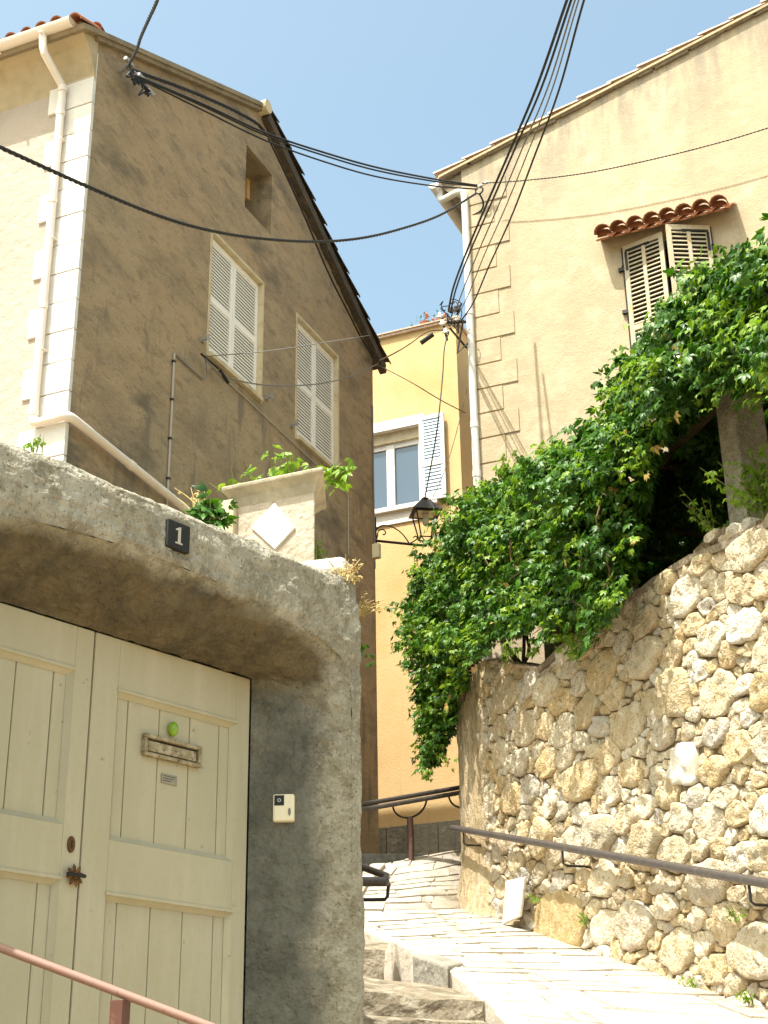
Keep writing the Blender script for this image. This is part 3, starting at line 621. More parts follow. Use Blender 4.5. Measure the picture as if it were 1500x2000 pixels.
x0,x1,z0,z1 = yw
mb = MB(); mb.box(x0-.15,x0,YY-.02,YY+.2,z0,z1+.18); mb.box(x1-.004,x1+.10,YY-.02,YY+.2,z0,z1+.18); mb.box(x0,x1-.004,YY-.0205,YY+.2,z1-.004,z1+.18); 
ywn = mb.build('window', K['white'], yh)
mb = MB(); mb.box(x0-.2,x1+.32,YY-.1,YY+.1,z0-.08,z0); mb.box(x0-.15,x1+.28,YY-.03,YY+.03,z0-.3,z0-.08); mb.build('sill', K['white'], ywn)
mb = MB(); fr = .09; my = YY+.14
mb.box(x0,x1,my,my+.06,z0,z0+fr); mb.box(x0,x1,my,my+.06,z1-.3,z1-.2); mb.box(x1-fr,x1,my-.001,my+.061,z0,z1); mb.box(x0,x0+fr,my-.001,my+.061,z0,z1)
xc_ = hy(763,900,my).x; mb.box(xc_-.075,xc_+.075,my-.012,my+.07,z0+.02,z1-.22); mb.build('window_frame', K['white'], ywn, bev=.004)
mb = MB(); mb.box(x0,x1,my-.05,my+.055,z1-.2,z1-.002); mb.build('roller_box', K['cream'], ywn)
mb = MB(); mb.box(x0+.02,x1-.02,my+.03,my+.04,z0+.02,z1-.22); mb.build('pane', K['glass'], ywn)
mb = MB(); mb.box(x0,x1,my+.3,my+.31,z0,z1); mb.build('window_backing', K['gap'], ywn)
sx0, sx1 = hy(821,900,YY-.1).x, hy(869,900,YY-.1).x
mb = MB(); shutter(mb, V(sx0, YY-.06, z0-.02), V(1,0,0), V(0,-1,0), sx1-sx0, z1-z0+.1, rails=(.42,), st=.075, th=.04, slat=.06, tilt=.85, dp=.36)
mb.m = [m_ for m_ in mb.m]; mb.build('shutter', [K['blueshutter'], K['blueshutter']], ywn)
shb = MB(); 
for (a_, b_, c_, d_) in ((0,.06,0,1),(.94,1,0,1),(.06,.94,0,.07),(.06,.94,.95,1),(.06,.94,.395,.445)):
    W_ = sx1-sx0; H_ = z1-z0+.1; shb.box(sx0+W_*a_, sx0+W_*b_, YY-.106, YY-.1005, z0-.02+H_*c_, z0-.02+H_*d_)
shb.build('shutter_frame', K['white'], ywn)
# potted geraniums on the yellow house roof
for i, (px, py) in enumerate(((830,628),(862,622))):
    c = hy(px, py+6, YY+.12); c.z = ZY+.075
    t = thing('flower_pot', c, ('pot of red geraniums on the yellow roof edge, left one' if i == 0 else 'pot of red geraniums on the yellow roof edge beside the wires'), 'plant', 'geranium pots')
    mb = MB(); mb.tube([c, c+V(0,0,.13)], .07, 10, r1=.1); mb.build('pot', K['tile'], t)
    mb = MB()
    for k in range(34):
        p = c+V(random.gauss(0,.12), random.gauss(0,.08), .13+random.uniform(0,.13)); q = [V(random.uniform(-1,1),random.uniform(-1,1),random.uniform(-1,1))*.04 for _ in range(3)]; mb.add([p+q_ for q_ in q], [(0,1,2)])
    mb.build('leaves', K['leaf'], t)
    for k in range(4): mb = MB(); mb.ball(c+V(random.gauss(0,.10), random.gauss(0,.06), .16+random.uniform(0,.12)), .03, n=6, m=4); mb.build('flower_head', K['flower'], t)

# ================================================================== GATEWAY
def gp(s_, n_, z_): p = P0+G*s_+GN*n_; p.z = z_; return p
ZD = P0.z; DF = .33; SO = .30
gwt = thing('gateway', gp(-.85,0,1.1), 'rough grey concrete gateway with rounded corners around the beige gate', 'gateway')
W_ = 1.72   # gate width
# front outline (arch) from right foot over to left foot
def bez(a, b, c, n_): return [V(*a)*(1-t)**2+V(*b)*2*t*(1-t)+V(*c)*t*t for t in [i/n_ for i in range(n_+1)]]
ZA = 3.61
right = [V(.262,0,z_) for z_ in np.linspace(1.0, 3.25, 26)]+bez((.262,0,3.28),(.265,0,3.48),(.14,0,3.515),8)+bez((.10,0,3.53),(-.28,0,3.62),(-.8,0,ZA+.02),14)[0:]
left = [V(-W_-p.x, 0, p.z) for p in right[::-1]][1:]
for p in left: p.x = max(p.x, -W_-.05) if p.z < 3.3 else p.x
FO = right+left
n_ = len(FO)
back = []
# matched inner outline (rectangle) by arc parameter
nr_ = 26
for i, p in enumerate(FO):
    if i < nr_: back.append(V(0,0,min(p.z, ZD)*1.0 if i < nr_-1 else ZD-.02))
    elif i >= n_-nr_: back.append(V(-W_,0,min(p.z, ZD)))
    else:
        t = (i-nr_)/(n_-2*nr_-1); back.append(V(-W_*t,0,ZD))
mb = MB(); RG = 12
grid = []
for r_ in range(RG+1):
    t = r_/RG; row = []
    for i in range(n_):
        a, b = FO[i], back[i]
        topness = 0 if (i < nr_ or i >= n_-nr_) else 1
        # n runs from DF (front) to 0, cove profile on top, straight splay on the sides with a rounded arris
        nn = DF*(1-t); e = t if not topness else 1-(1-t)**1.5
        s_ = a.x+(b.x-a.x)*e; z_ = a.z+(b.z-a.z)*e
        if r_ == 0: nn = DF-.0
        if r_ == 1: nn = DF*.97; s_ = a.x+(b.x-a.x)*.02; z_ = a.z+(b.z-a.z)*.02
        p = gp(s_, nn, z_); 
        if 0 < r_ < RG:
            d = .022*fract(p, 2.2)+.008*fract(p, 9); p += GN*d*.6-V(0,0,d*(1 if topness else 0))+(V(0,0,0) if topness else G*d*.4)
        row.append(p)
    grid.append(row)
vs = [p for row in grid for p in row]
for r_ in range(RG):
    for i in range(n_-1):
        mb.cur = 0 if r_ == 0 else (1 if nr_ <= i < n_-nr_ else 2)
        o_4 = len(mb.v); q4 = [vs[r_*n_+i], vs[r_*n_+i+1], vs[(r_+1)*n_+i+1], vs[(r_+1)*n_+i]]
        mb.f.append([r_*n_+i, r_*n_+i+1, (r_+1)*n_+i+1, (r_+1)*n_+i]); mb.m.append(mb.cur)
mb.v += vs; mb.cur = 0
# front face: from the arch out to the outer contour
SR = .335; ZT = 3.87; SLF = -3.2
outer = []
for i, p in enumerate(FO):
    if i < nr_: outer.append(V(SR, 0, p.z))
    elif i >= n_-nr_: outer.append(V(SLF, 0, p.z))
    else:
        k = (i-nr_)/(n_-2*nr_-1)
        outer.append(None)
idx = [i for i, p in enumerate(outer) if p is None]
# distribute top line
for j, i in enumerate(idx):
    f = FO[i]; x = f.x
    if j < 9: t = j/9; outer[i] = V(SR, 0, 3.25+(ZT-3.25)*t)
    elif j >= len(idx)-9: t = (len(idx)-1-j)/9; outer[i] = V(SLF, 0, 3.25+(ZT-3.25)*t)
    else:
        t = (j-9)/(len(idx)-19); outer[i] = V(SR+(SLF-SR)*t, 0, ZT)
FR = 9; grid2 = []
for r_ in range(FR+1):
    t = r_/FR; row = []
    for i in range(n_):
        q = FO[i].lerp(outer[i], t); p = gp(q.x, DF, q.z)
        nn = 0
        if r_ == 0: p = grid[0][i].copy()
        else:
            d = .02*fract(p, 2.5)+.007*fract(p, 11); nn = d+.004
            if r_ == FR: nn = -.03+.01*fract(p,7); p.z += (.014*fract(p, 3)+.009*fract(p, 16)) if outer[i].z > 3.8 else 0
            if r_ == FR-1: nn -= .006
            p += GN*nn
        row.append(p)
    grid2.append(row)
vs = [p for row in grid2 for p in row]
mb.add(vs, [(r_*n_+i+1, r_*n_+i, (r_+1)*n_+i, (r_+1)*n_+i+1) for r_ in range(FR) for i in range(n_-1)])
# top & right side going back
rim = grid2[FR]; DEEP = .62
b1 = [p-GN*DEEP*.5+V(0,0,.01*fract(p,5)+.012) if outer[i].z > 3.8 else p-GN*DEEP*.5 for i, p in enumerate(rim)]; b2 = [p-GN*DEEP for p in b1]
for A_, B_ in ((rim, b1), (b1, b2)): mb.add(A_+B_, [(i+1, i, n_+i, n_+i+1) for i in range(n_-1)])
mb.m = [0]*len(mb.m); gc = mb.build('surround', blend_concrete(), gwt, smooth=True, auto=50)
ca = gc.data.color_attributes.new('inset_tone', 'FLOAT_COLOR', 'POINT'); cd = np.zeros((len(mb.v), 4)); cd[:,3] = 1
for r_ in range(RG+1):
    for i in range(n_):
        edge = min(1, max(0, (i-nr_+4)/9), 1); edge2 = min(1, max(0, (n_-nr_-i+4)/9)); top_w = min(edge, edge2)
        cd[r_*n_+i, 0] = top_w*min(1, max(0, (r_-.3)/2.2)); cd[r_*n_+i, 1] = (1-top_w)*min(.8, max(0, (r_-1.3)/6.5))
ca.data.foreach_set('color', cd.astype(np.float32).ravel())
md = gc.modifiers.new('s', 'SUBSURF'); md.subdivision_type = 'SIMPLE'; md.levels = md.render_levels = 2
tx = bpy.data.textures.new('rough', 'CLOUDS'); tx.noise_scale = .05; tx.noise_depth = 3
dm = gc.modifiers.new('d', 'DISPLACE'); dm.texture = tx; dm.strength = .022; dm.mid_level = .5; dm.texture_coords = 'LOCAL'
# fill behind
mb = MB(); mb.prism([gp(-W_-.02,-.13,.9), gp(.28,-.13,.9), gp(.28,-.6,.9), gp(-W_-.02,-.6,.9)], V(0,0,ZT-.95)); mb.build('wall_core', K['concrete'], gwt)
# threshold
# gate leaves
gate = thing('gate', gp(-.85,-.03,1.15), 'pair of beige painted wooden gate leaves with recessed plank panels', 'gate')
Z0 = 1.15
def leaf(s0, s1, panels, name='gate_leaf'):
    """stiles/rails proud, plank panels recessed; panels = list of (sa, sb, za, zb)"""
    mb = MB(); TH = .045
    zs = sorted({Z0, ZD-.004}|{p[2] for p in panels}|{p[3] for p in panels}); pa = panels[0][0]; pb = panels[0][1]
    def b_(sa, sb, za, zb, na, nb, m=0): mb.cur = m; mb.ob(gp(sa,na,za), G*(sb-sa), V(0,0,zb-za), GN*(nb-na))
    b_(s0, pa, Z0, ZD-.004, -.05, -.005); b_(pb, s1, Z0, ZD-.004, -.05, -.005)
    prev = Z0
    for p in sorted(panels, key=lambda q: q[2]):
        b_(pa, pb, prev, p[2], -.05, -.005); prev = p[3]
    b_(pa, pb, prev, ZD-.004, -.05, -.005)
    for (sa, sb, za, zb) in panels:
        # moulding: bevelled inner frame
        m_ = .02
        for (q0, q1, q2, q3) in (((sa,za),(sb,za),(sb-m_,za+m_),(sa+m_,za+m_)), ((sa,zb),(sb,zb),(sb-m_,zb-m_),(sa+m_,zb-m_)), ((sa,za),(sa,zb),(sa+m_,zb-m_),(sa+m_,za+m_)), ((sb,za),(sb,zb),(sb-m_,zb-m_),(sb-m_,za+m_))):
            P_ = [gp(q0[0],-.006,q0[1]), gp(q1[0],-.006,q1[1]), gp(q2[0],-.026,q2[1]), gp(q3[0],-.026,q3[1])]
            nn_ = (P_[1]-P_[0]).cross(P_[2]-P_[1])
            mb.cur = 0; mb.add(P_, [(0,1,2,3)] if nn_.dot(GN) > 0 else [(3,2,1,0)])
        # lip moulding proud on top edge
        b_(sa-.006, sb+.006, zb-.002, zb+.012, -.0045, .001)
        N_ = 4; wid = (sb-sa)/3.9; x = sa-wid*.55
        while x < sb:
            xa, xb = max(x+.0022, sa), min(x+wid-.0022, sb)
            if xb-xa > .004: b_(xa, xb, za, zb, -.045, -.028+random.uniform(-.001,.001))
            x += wid
        b_(sa, sb, za, zb, -.048, -.04, 1)
    return mb.build(name, [K['gate'], K['gap']], gate, bev=.003)
lr = leaf(-.846, -.004, [(-.722,-.082,1.45,2.44), (-.722,-.082,2.64,3.205)])
ll = leaf(-1.70, -.854, [(-1.60,-.938,1.45,2.47), (-1.60,-.938,2.665,3.24)])
mb = MB(); mb.ob(gp(-.86,-.06,Z0), G*.03, V(0,0,ZD-Z0-.01), GN*.02); mb.ob(gp(-1.71,-.09,Z0-.05), G*1.72, V(0,0,ZD-Z0+.04), GN*.03); mb.build('gate_backing', K['gap'], gate)
# letter slot
mb = MB(); a0, a1 = -.573, -.268; zc0, zc1 = 2.985, 3.072
def gb(sa, sb, za, zb, na, nb): mb.ob(gp(sa,na,za), G*(sb-sa), V(0,0,zb-za), GN*(nb-na))
gb(a0,a1,zc0,zc0+.016,-.028,-.004); gb(a0,a1,zc1-.016,zc1,-.028,-.004); gb(a0,a0+.018,zc0+.016,zc1-.016,-.028,-.005); gb(a1-.018,a1,zc0+.016,zc1-.016,-.028,-.005)
gb(a0+.024,a1-.024,zc0+.022,zc1-.024,-.026,-.012)
ls = mb.build('letter_slot', K['paintedbrass'], lr, bev=.004)
mb = MB(); gb(a0+.018,a1-.018,zc0+.016,zc1-.016,-.027,-.022); mb.build('slot_gap', K['gap'], ls)
mb = MB(); gb(-.463,-.381,2.897,2.935,-.028,-.023); npl = mb.build('name_plate', K['plate'], lr, bev=.001)
mb = MB()
for k in range(3): gb(-.455,-.389-(.012*k),2.9255-k*.0095,2.9275-k*.0095,-.0232,-.0222)
mb.build('engraved_line', K['gap'], npl)
mb = MB(); c = gp(-.425,-.012,3.115)
mb.ball(c, .021, .021, .03, 14, 10); kn = mb.build('green_knob', K['green'], lr, smooth=True)
mb = MB(); mb.tube([c-GN*.02, c+GN*.004-V(0,0,.012)], .013, 10); mb.build('knob_stem', K['steel'], kn)
mb = MB(); c = gp(-.900,-.004,2.597); N_ = 20
mb.add([c+G*(.017*math.cos(t))+V(0,0,.030*math.sin(t)) for t in [2*math.pi*k/N_ for k in range(N_)]]+[c+GN*.006+G*(.016*math.cos(t))+V(0,0,.029*math.sin(t)) for t in [2*math.pi*k/N_ for k in range(N_)]],
    [list(range(N_))[::-1], list(range(N_,2*N_))]+[(k,(k+1)%N_,N_+(k+1)%N_,N_+k) for k in range(N_)])
kh = mb.build('keyhole_plate', K['rust'], ll)
mb = MB(); gb(-.903,-.897,2.585,2.61,.0025,.0035); mb.build('keyhole', K['gap'], kh)
mb = MB(); c = gp(-.884,.012,2.487)
for k in range(8):
    th = 2*math.pi*k/8+.2; d = G*math.cos(th)+V(0,0,math.sin(th)); pr = G*(-math.sin(th))+V(0,0,math.cos(th))
    mb.add([c+d*.008+pr*.006, c+d*.03+pr*.009, c+d*.043, c+d*.03-pr*.009, c+d*.008-pr*.006, c+d*.02+GN*.008], [(0,1,5),(1,2,5),(2,3,5),(3,4,5),(4,0,5),(4,3,2,1,0)])
mb.ball(c, .014, n=10, m=6); mb.tube([c-GN*.02, c], .008, 8)
hd = mb.build('door_handle', K['rust'], ll)
mb = MB(); mb.tube([c-G*.045+GN*.014, c+G*.035+GN*.014], .007, 8); mb.build('handle_bar', K['iron'], hd)
# house number
p_ = [hp(x_, y_, gp(0,DF,0), GN) for x_, y_ in ((341,1050),)][0]
sc_ = (p_-P0).dot(G); zc2 = p_.z
num = thing('house_number_sign', gp(sc_,DF,zc2-.06), 'small black plate with pale number 1 on the concrete lintel', 'house number')
mb = MB(); mb.ob(gp(sc_-.058,DF-.005,zc2-.056), G*.116, V(0,0,.112), GN*.03); mb.build('plate', K['enamel'], num, bev=.004)
mb = MB()
one = [(-.018,-.036),(.018,-.036),(.018,-.03),(.008,-.028),(.008,.038),(.002,.038),(-.018,.026),(-.018,.02),(-.006,.023),(-.006,-.028),(-.018,-.03)]
mb.prism([gp(sc_+a,DF+.0252,zc2+b*.95) for a, b in one], GN*.0015)
o1 = mb.build('numeral', K['numeral'], num)
# terrace fill behind the gateway
mb = MB(); zt2 = 3.62
mb.prism([gp(-W_-4,-.6,2.0), gp(.24,-.6,2.0), V(-3.4,6.6,2.0), V(-4.8,9.3,2.0), V(XL+.0,9.3,2.0), V(XL-1.5,9.3,2.0)], V(0,0,zt2-2.0))
tag(mb.build('garden_terrace', K['soil']), kind='structure')
mb = MB(); mb.prism([gp(-W_-.3,-.5,.9), gp(-W_-.3,DF-.03,.9), gp(-W_-5,DF-.03,.9), gp(-W_-5,-.5,.9)], V(0,0,ZT-.92)); mb.build('side_wall', K['concrete'], gwt)

# intercom on the splayed reveal
c = hp(555,1580, gp(0,0,0), (dep(690,1600,6.0)-P0).cross(V(0,0,1)).normalized())
jd = (gp(.262,DF,0)-gp(0,0,0)); jd.z = 0; jd.normalize(); jn = V(jd.y,-jd.x,0)
c = hp(555,1580, gp(0,0,0), jn)
ic = thing('intercom', c-V(0,0,.07), 'ivory door intercom with black camera square on the concrete reveal', 'intercom')
def jb(mb, a, b, z0_, z1_, n0, n1): mb.ob(c+jd*a+V(0,0,z0_)+jn*n0, jd*(b-a), V(0,0,z1_-z0_), jn*(n1-n0))
mb = MB(); jb(mb,-.044,.044,-.056,.056,-.02,.03); mb.build('housing', K['intercom'], ic, bev=.008)
mb = MB(); jb(mb,-.038,.002,.008,.05,.0301,.033); cm = mb.build('camera_window', K['enamel'], ic, bev=.002)
mb = MB(); cc = c+jd*-.018+V(0,0,.029)+jn*.0332
mb.tube([cc, cc+jn*.003], .008, 14); mb.build('lens_ring', K['galv'], cm)
mb = MB(); mb.tube([cc+jn*.002, cc+jn*.0045], .004, 10); mb.build('lens', K['gap'], cm)
mb = MB(); N_ = 16; cb = c+jd*.024+V(0,0,-.018)+jn*.0302
mb.add([cb+jd*(.006*math.cos(t))+V(0,0,.016*math.sin(t)) for t in [2*math.pi*k/N_ for k in range(N_)]]+[cb+jn*.003+jd*(.006*math.cos(t))+V(0,0,.016*math.sin(t)) for t in [2*math.pi*k/N_ for k in range(N_)]],
    [list(range(N_))[::-1], list(range(N_,2*N_))]+[(k,(k+1)%N_,N_+(k+1)%N_,N_+k) for k in range(N_)])
mb.build('call_button', K['grey'], ic)

# ------------------------------------------------------------------ pillar with the diamond tile on the gateway
YP = hy(530,1040,0.0001).y
pc = dep(530, 1090, 6.75); YPl = pc.y
xa, xb = hy(452,1020,YPl).x, hy(615,1000,YPl).x; zb_ = ZT-.1; zt_ = hy(530,975,YPl).z; ztop = hy(540,935,YPl).z
pl_ = thing('garden_pillar', V((xa+xb)/2, YPl+.15, zb_), 'short rendered pillar with flared cap and white diamond tile on top of the gateway', 'pillar')
mb = MB(); N_ = 8
vs = []; 
for k in range(N_+1):
    z_ = zb_+(zt_-zb_)*k/N_
    vs += [V(xa,YPl,z_), V(xb,YPl,z_), V(xb-.17,YPl+.3,z_), V(xa,YPl+.34,z_)]
mb.add(vs, [(k*4+j, k*4+(j+1) % 4, (k+1)*4+(j+1) % 4, (k+1)*4+j) for k in range(N_) for j in range(4)]+[(3,2,1,0)])
mb.build('shaft', mat('pinkish_render',(.46,.39,.31),[(6,(.34,.28,.21),.42,.6,.8),(3,(.26,.23,.18),.5,.68,.7),(35,(.2,.15,.1),.58,.68,.7)],.95,[('n',30,.6,.02),('n',9,.5,.03)]), pl_, bev=.01)
mb = MB(); cap = []; prof = [(0,0),(.010,.03),(.016,.055),(.038,.085),(.055,.098),(.058,.118),(.05,.125)]
hcap = ztop-zt_
for a, b in prof:
    z_ = zt_-.012+b/.125*hcap; cap += [V(xa-a*.5,YPl-a,z_), V(xb+a*1.2,YPl-a,z_), V(xb-.17+a,YPl+.3+a,z_), V(xa-a*.5,YPl+.34+a,z_)]
m_ = len(prof); mb.add(cap, [(k*4+j, k*4+(j+1) % 4, (k+1)*4+(j+1) % 4, (k+1)*4+j) for k in range(m_-1) for j in range(4)]+[(3,2,1,0), ((m_-1)*4,(m_-1)*4+1,(m_-1)*4+2,(m_-1)*4+3)])
mb.build('cap', mat('pale_cap_render',(.47,.41,.30),[(5,(.28,.25,.18),.42,.6,.8),(30,(.4,.33,.22),.55,.7,.5)],.95,[('n',30,.5,.02)]), pl_, bev=.008)
mb = MB(); mb.ob(V(xa-.045,YPl-.035,zb_), V(.075,0,0), V(0,.3,0), V(0,0,zt_-zb_+.03)); mb.build('corner_strip', K['cream'], pl_, bev=.012)
mb = MB(); dpts = [hy(536,982,YPl-.012), hy(575,1030,YPl-.012), hy(536,1072,YPl-.012), hy(490,1030,YPl-.012)]
mb.prism(dpts, V(0,.02,0)); mb.build('diamond_tile', K['white'], pl_, bev=.002)
mb = MB(); c = dep(625, 1110, 6.55); mb.ob(c-V(.1,.05,.05), V(.23,0.03,0), V(-.02,.16,0), V(0,0,.09))
tag(mb.build('stone_block', K['whitestone'], bev=.03), 'whitish stone block on the gateway top right of the diamond pillar', 'stone')

# ================================================================== STONE WALL
sw = thing('stone_wall', wb(3)-V(0,0,.2), 'tall rubble limestone retaining wall beside the ramp', 'wall')
U0, U1 = .62, 9.0
def topz(u):    # top contour of the wall
    pts = [(-.3,6.42),(.2,6.42),(.75,6.22),(1.15,6.1),(1.6,5.95),(2.25,5.64),(2.5,5.66),(4.4,5.58),(6.4,5.43),(9.5,5.35)]
    for (a, b), (c, d) in zip(pts, pts[1:]):
        if a <= u <= c: return b+(d-b)*(u-a)/(c-a)
    return pts[-1][1] if u > 0 else pts[0][1]
Pm = [dict(u=wall_uz(*q)) for q in ()]
t_uz = [wall_uz(x_, y_) for x_, y_ in ((975,1288),(1030,1302),(1062,1308),(1110,1262),(1200,1198),(1280,1140),(1345,1098),(1500,1030))]
TOPL = [(-.35, t_uz[0][1]+.35), (t_uz[0][0]-.02, t_uz[0][1]+.02)]+t_uz+[(9.5, t_uz[-1][1]-.12)]
def topz(u):
    for (a, b), (c, d) in zip(TOPL, TOPL[1:]):
        if a <= u <= c: return b+(d-b)*(u-a)/(c-a+1e-9)
    return TOPL[0][1] if u < 0 else TOPL[-1][1]
# core
mb = MB(); us = [U0-.1]+[u for u in np.linspace(U0, U1, 40)]
top_l = [wallp(u, topz(u)-.01, .012) for u in us]; bot_l = [wallp(u, baseZ(u)-.5, .012) for u in us]
mb.prism(top_l+bot_l[::-1], -WN*.42)
core = mb.build('mortar_core', K['mortar'], sw)
# special stones (outline in the wall plane)
def poly_uz(pts): return [wall_uz(x_, y_) for x_, y_ in pts]
SP = [(poly_uz([(1325,1452),(1366,1450),(1372,1534),(1309,1532)]), 'whitestone', .05), (poly_uz([(1062,1745),(1100,1735),(1150,1765),(1142,1872),(1080,1868),(1048,1830),(1052,1775)]), 'ochrestone', .06),
      (poly_uz([(1310,1310),(1345,1302),(1356,1400),(1296,1402),(1298,1345)]), 'stones', .09), (poly_uz([(1362,1315),(1404,1318),(1402,1398),(1357,1400)]), 'whitestone', .06)]
SP2 = [p for p, a, b in SP[:3]]
def inpoly(p, poly):
    c = False
    for i in range(len(poly)):
        a, b = poly[i], poly[i-1]
        if (a[1] > p[1]) != (b[1] > p[1]) and p[0] < (b[0]-a[0])*(p[1]-a[1])/(b[1]-a[1])+a[0]: c = not c
    return c
# seeds: variable size dart throwing, flattened in z
seeds = []
cell = {}
def try_seed(u, z, r):
    for (a, b, rr) in seeds:
        if abs(a-u) < 1.0 and abs(b-z) < .6:
            if math.hypot((a-u)/1.75, (b-z)) < (r+rr)*.9: return False
    return True
AN = 1.75
for r, cnt in ((.17, 60), (.145, 160), (.118, 420), (.094, 1000), (.07, 2000), (.05, 4500), (.032, 9000)):
    for _ in range(cnt):
        u = random.uniform(U0-.02, U1); z = random.uniform(baseZ(u)-.15, topz(u)+.0)
        rr = r*random.uniform(.85,1.15)
        if z > topz(u)-rr*.6 or (r > .1 and u < 1.1): continue
        if any(inpoly((u+du*rr*1.15, z+dz_*rr*.7), q) for q in SP2 for du in (-1,-.5,0,.5,1) for dz_ in (-1,-.5,0,.5,1)): continue
        if try_seed(u, z, rr): seeds.append((u, z, rr))
S_ = np.array(seeds); S_[:,0] /= AN
def clip(poly, a, b, c):   # keep a*x+b*y<=c
    out_ = []
    for i in range(len(poly)):
        p, q = poly[i], poly[(i+1) % len(poly)]; dp, dq = a*p[0]+b*p[1]-c, a*q[0]+b*q[1]-c
        if dp <= 0: out_.append(p)
        if (dp < 0 < dq) or (dq < 0 < dp): t = dp/(dp-dq); out_.append((p[0]+(q[0]-p[0])*t, p[1]+(q[1]-p[1])*t))
    return out_
def blob(mbk, poly, h, seed, res=20):
    """rounded stone over a convex outline (u,z)"""
    cx = sum(p[0] for p in poly)/len(poly); cz = sum(p[1] for p in poly)/len(poly)
    # round the outline: resample, chaikin
    for _ in range(2 if seed >= 0 else 1):
        q = []
        for i in range(len(poly)):
            a, b = poly[i], poly[(i+1) % len(poly)]; e = .13; q += [(a[0]*(1-e)+b[0]*e, a[1]*(1-e)+b[1]*e), (a[0]*e+b[0]*(1-e), a[1]*e+b[1]*(1-e))]
        poly = q
    P = [V(p[0]-cx, p[1]-cz, 0) for p in poly]; L = [0]
    for i in range(len(P)): L.append(L[-1]+(P[(i+1) % len(P)]-P[i]).length)
    ring = []; j = 0
    for k in range(res):
        d = L[-1]*k/res
        while L[j+1] < d: j += 1
        ring.append(P[j].lerp(P[(j+1) % len(P)], (d-L[j])/max(1e-9, L[j+1]-L[j])))
    size = L[-1]/6.28; vs = []
    prof = [(1.02,-.03),(1.005,.5),(.985,.76),(.93,.92),(.8,.99),(.52,1.0),(.24,1.0)]
    tl = (random.uniform(-.4,.4), random.uniform(-.4,.4)); off = V(seed*3.7, seed*1.3, 0)
    for (sc2, hh) in prof:
        for p in ring:
            q = p*sc2; n0 = h*hh if hh > 0 else -.03
            nz = noise.fractal(V(q.x,q.y,hh*.1)*11+off, .8, 2, 4)
            if seed < 0: nz *= .8
            if hh > .1:
                n0 += h*(tl[0]*q.x+tl[1]*q.y)/size*.8+nz*.03*min(1, size/.12)
                q = q*(1+.07*nz)
            vs.append(wallp(cx+q.x, cz+q.y, n0))
    vs.append(wallp(cx, cz, h*1.02)); m_ = len(prof); e = len(vs)-1
    fs = [(r_*res+k, r_*res+(k+1) % res, (r_+1)*res+(k+1) % res, (r_+1)*res+k) for r_ in range(m_-1) for k in range(res)]+[((m_-1)*res+k, (m_-1)*res+(k+1) % res, e) for k in range(res)]
    mbk.add(vs, fs)
mb = MB()
for i, (u, z, r) in enumerate(seeds):
    u /= AN; poly = [(u-r*1.5,z-r*1.45),(u+r*1.5,z-r*1.45),(u+r*1.5,z+r*1.45),(u-r*1.5,z+r*1.45)]
    d = np.hypot(S_[:,0]-u, S_[:,1]-z); nb = np.where((d < r*2+.45) & (d > 1e-6))[0]
    for j in nb[np.argsort(d[nb])][:26]:
        a, b = S_[j,0]-u, S_[j,1]-z; dd = math.hypot(a, b); k = (dd*dd+r*r-S_[j,2]**2)/(2*dd); a /= dd; b /= dd
        poly = clip(poly, a, b, a*u+b*z+k-.002)
        if len(poly) < 3: break
    if len(poly) < 3: continue
    u *= AN; poly = [(a*AN, b) for a, b in poly]
    poly = [(a, min(b, topz(a)+.015)) for a, b in poly]
    poly = [(max(a, U0-.05), b) for a, b in poly]
    # jitter corners a little
    poly = [(a+random.uniform(-.03,.03)*min(1,r/.08), b+random.uniform(-.014,.014)*min(1,r/.08)) for a, b in poly]
    h = .034+r*.2*random.uniform(.3,1.6); 
    if r < .06: h = .018+r*.6*random.uniform(.3,1.1)
    blob(mb, poly, h, i, 22 if r > .08 else 12)
blob(mb, SP[2][0], .085, 9001, 26)
st_ = mb.build('rubble_stones', K['stones'], sw, smooth=True)
# make winding consistent (outward)
bm = bmesh.new(); bm.from_mesh(st_.data); bmesh.ops.recalc_face_normals(bm, faces=bm.faces); bm.to_mesh(st_.data); bm.free()
for pl2, mk, h in (SP[0], SP[1]):
    mb = MB(); blob(mb, pl2, .06, -1, 26); o_s = mb.build('white_stone' if mk == 'whitestone' else 'ochre_stone', K[mk], sw, smooth=True)
    bm = bmesh.new(); bm.from_mesh(o_s.data); bmesh.ops.recalc_face_normals(bm, faces=bm.faces); bm.to_mesh(o_s.data); bm.free()
# coping line
mb = MB(); us = list(np.linspace(t_uz[2][0], U1, 90)); vs = []
for u in us:
    z = topz(u); j1 = .018*fract((u,0,0), 4); 
    vs += [wallp(u,z-.035+j1,.055), wallp(u,z+.02+j1*.7,.06), wallp(u,z+.03+j1,-.35), wallp(u,z-.03,-.35)]
mb.add(vs, [(i*4+j, i*4+(j+1) % 4, (i+1)*4+(j+1) % 4, (i+1)*4+j) for i in range(len(us)-1) for j in range(4)]+[(3,2,1,0)])
cp = mb.build('coping', K['coping'], sw)
bm = bmesh.new(); bm.from_mesh(cp.data); bmesh.ops.recalc_face_normals(bm, faces=bm.faces); bm.to_mesh(cp.data); bm.free()
mb = MB()
for a_, b_ in ((t_uz[0], t_uz[2]),):
    mb.ob(wallp(a_[0]-.15, a_[1]+.0, .05), wallp(b_[0], b_[1], .05)-wallp(a_[0], a_[1], .05)+WU*.12, -WN*.45, V(0,0,.035))
mb.build('ledge', K['tilepale'], sw, bev=.008)
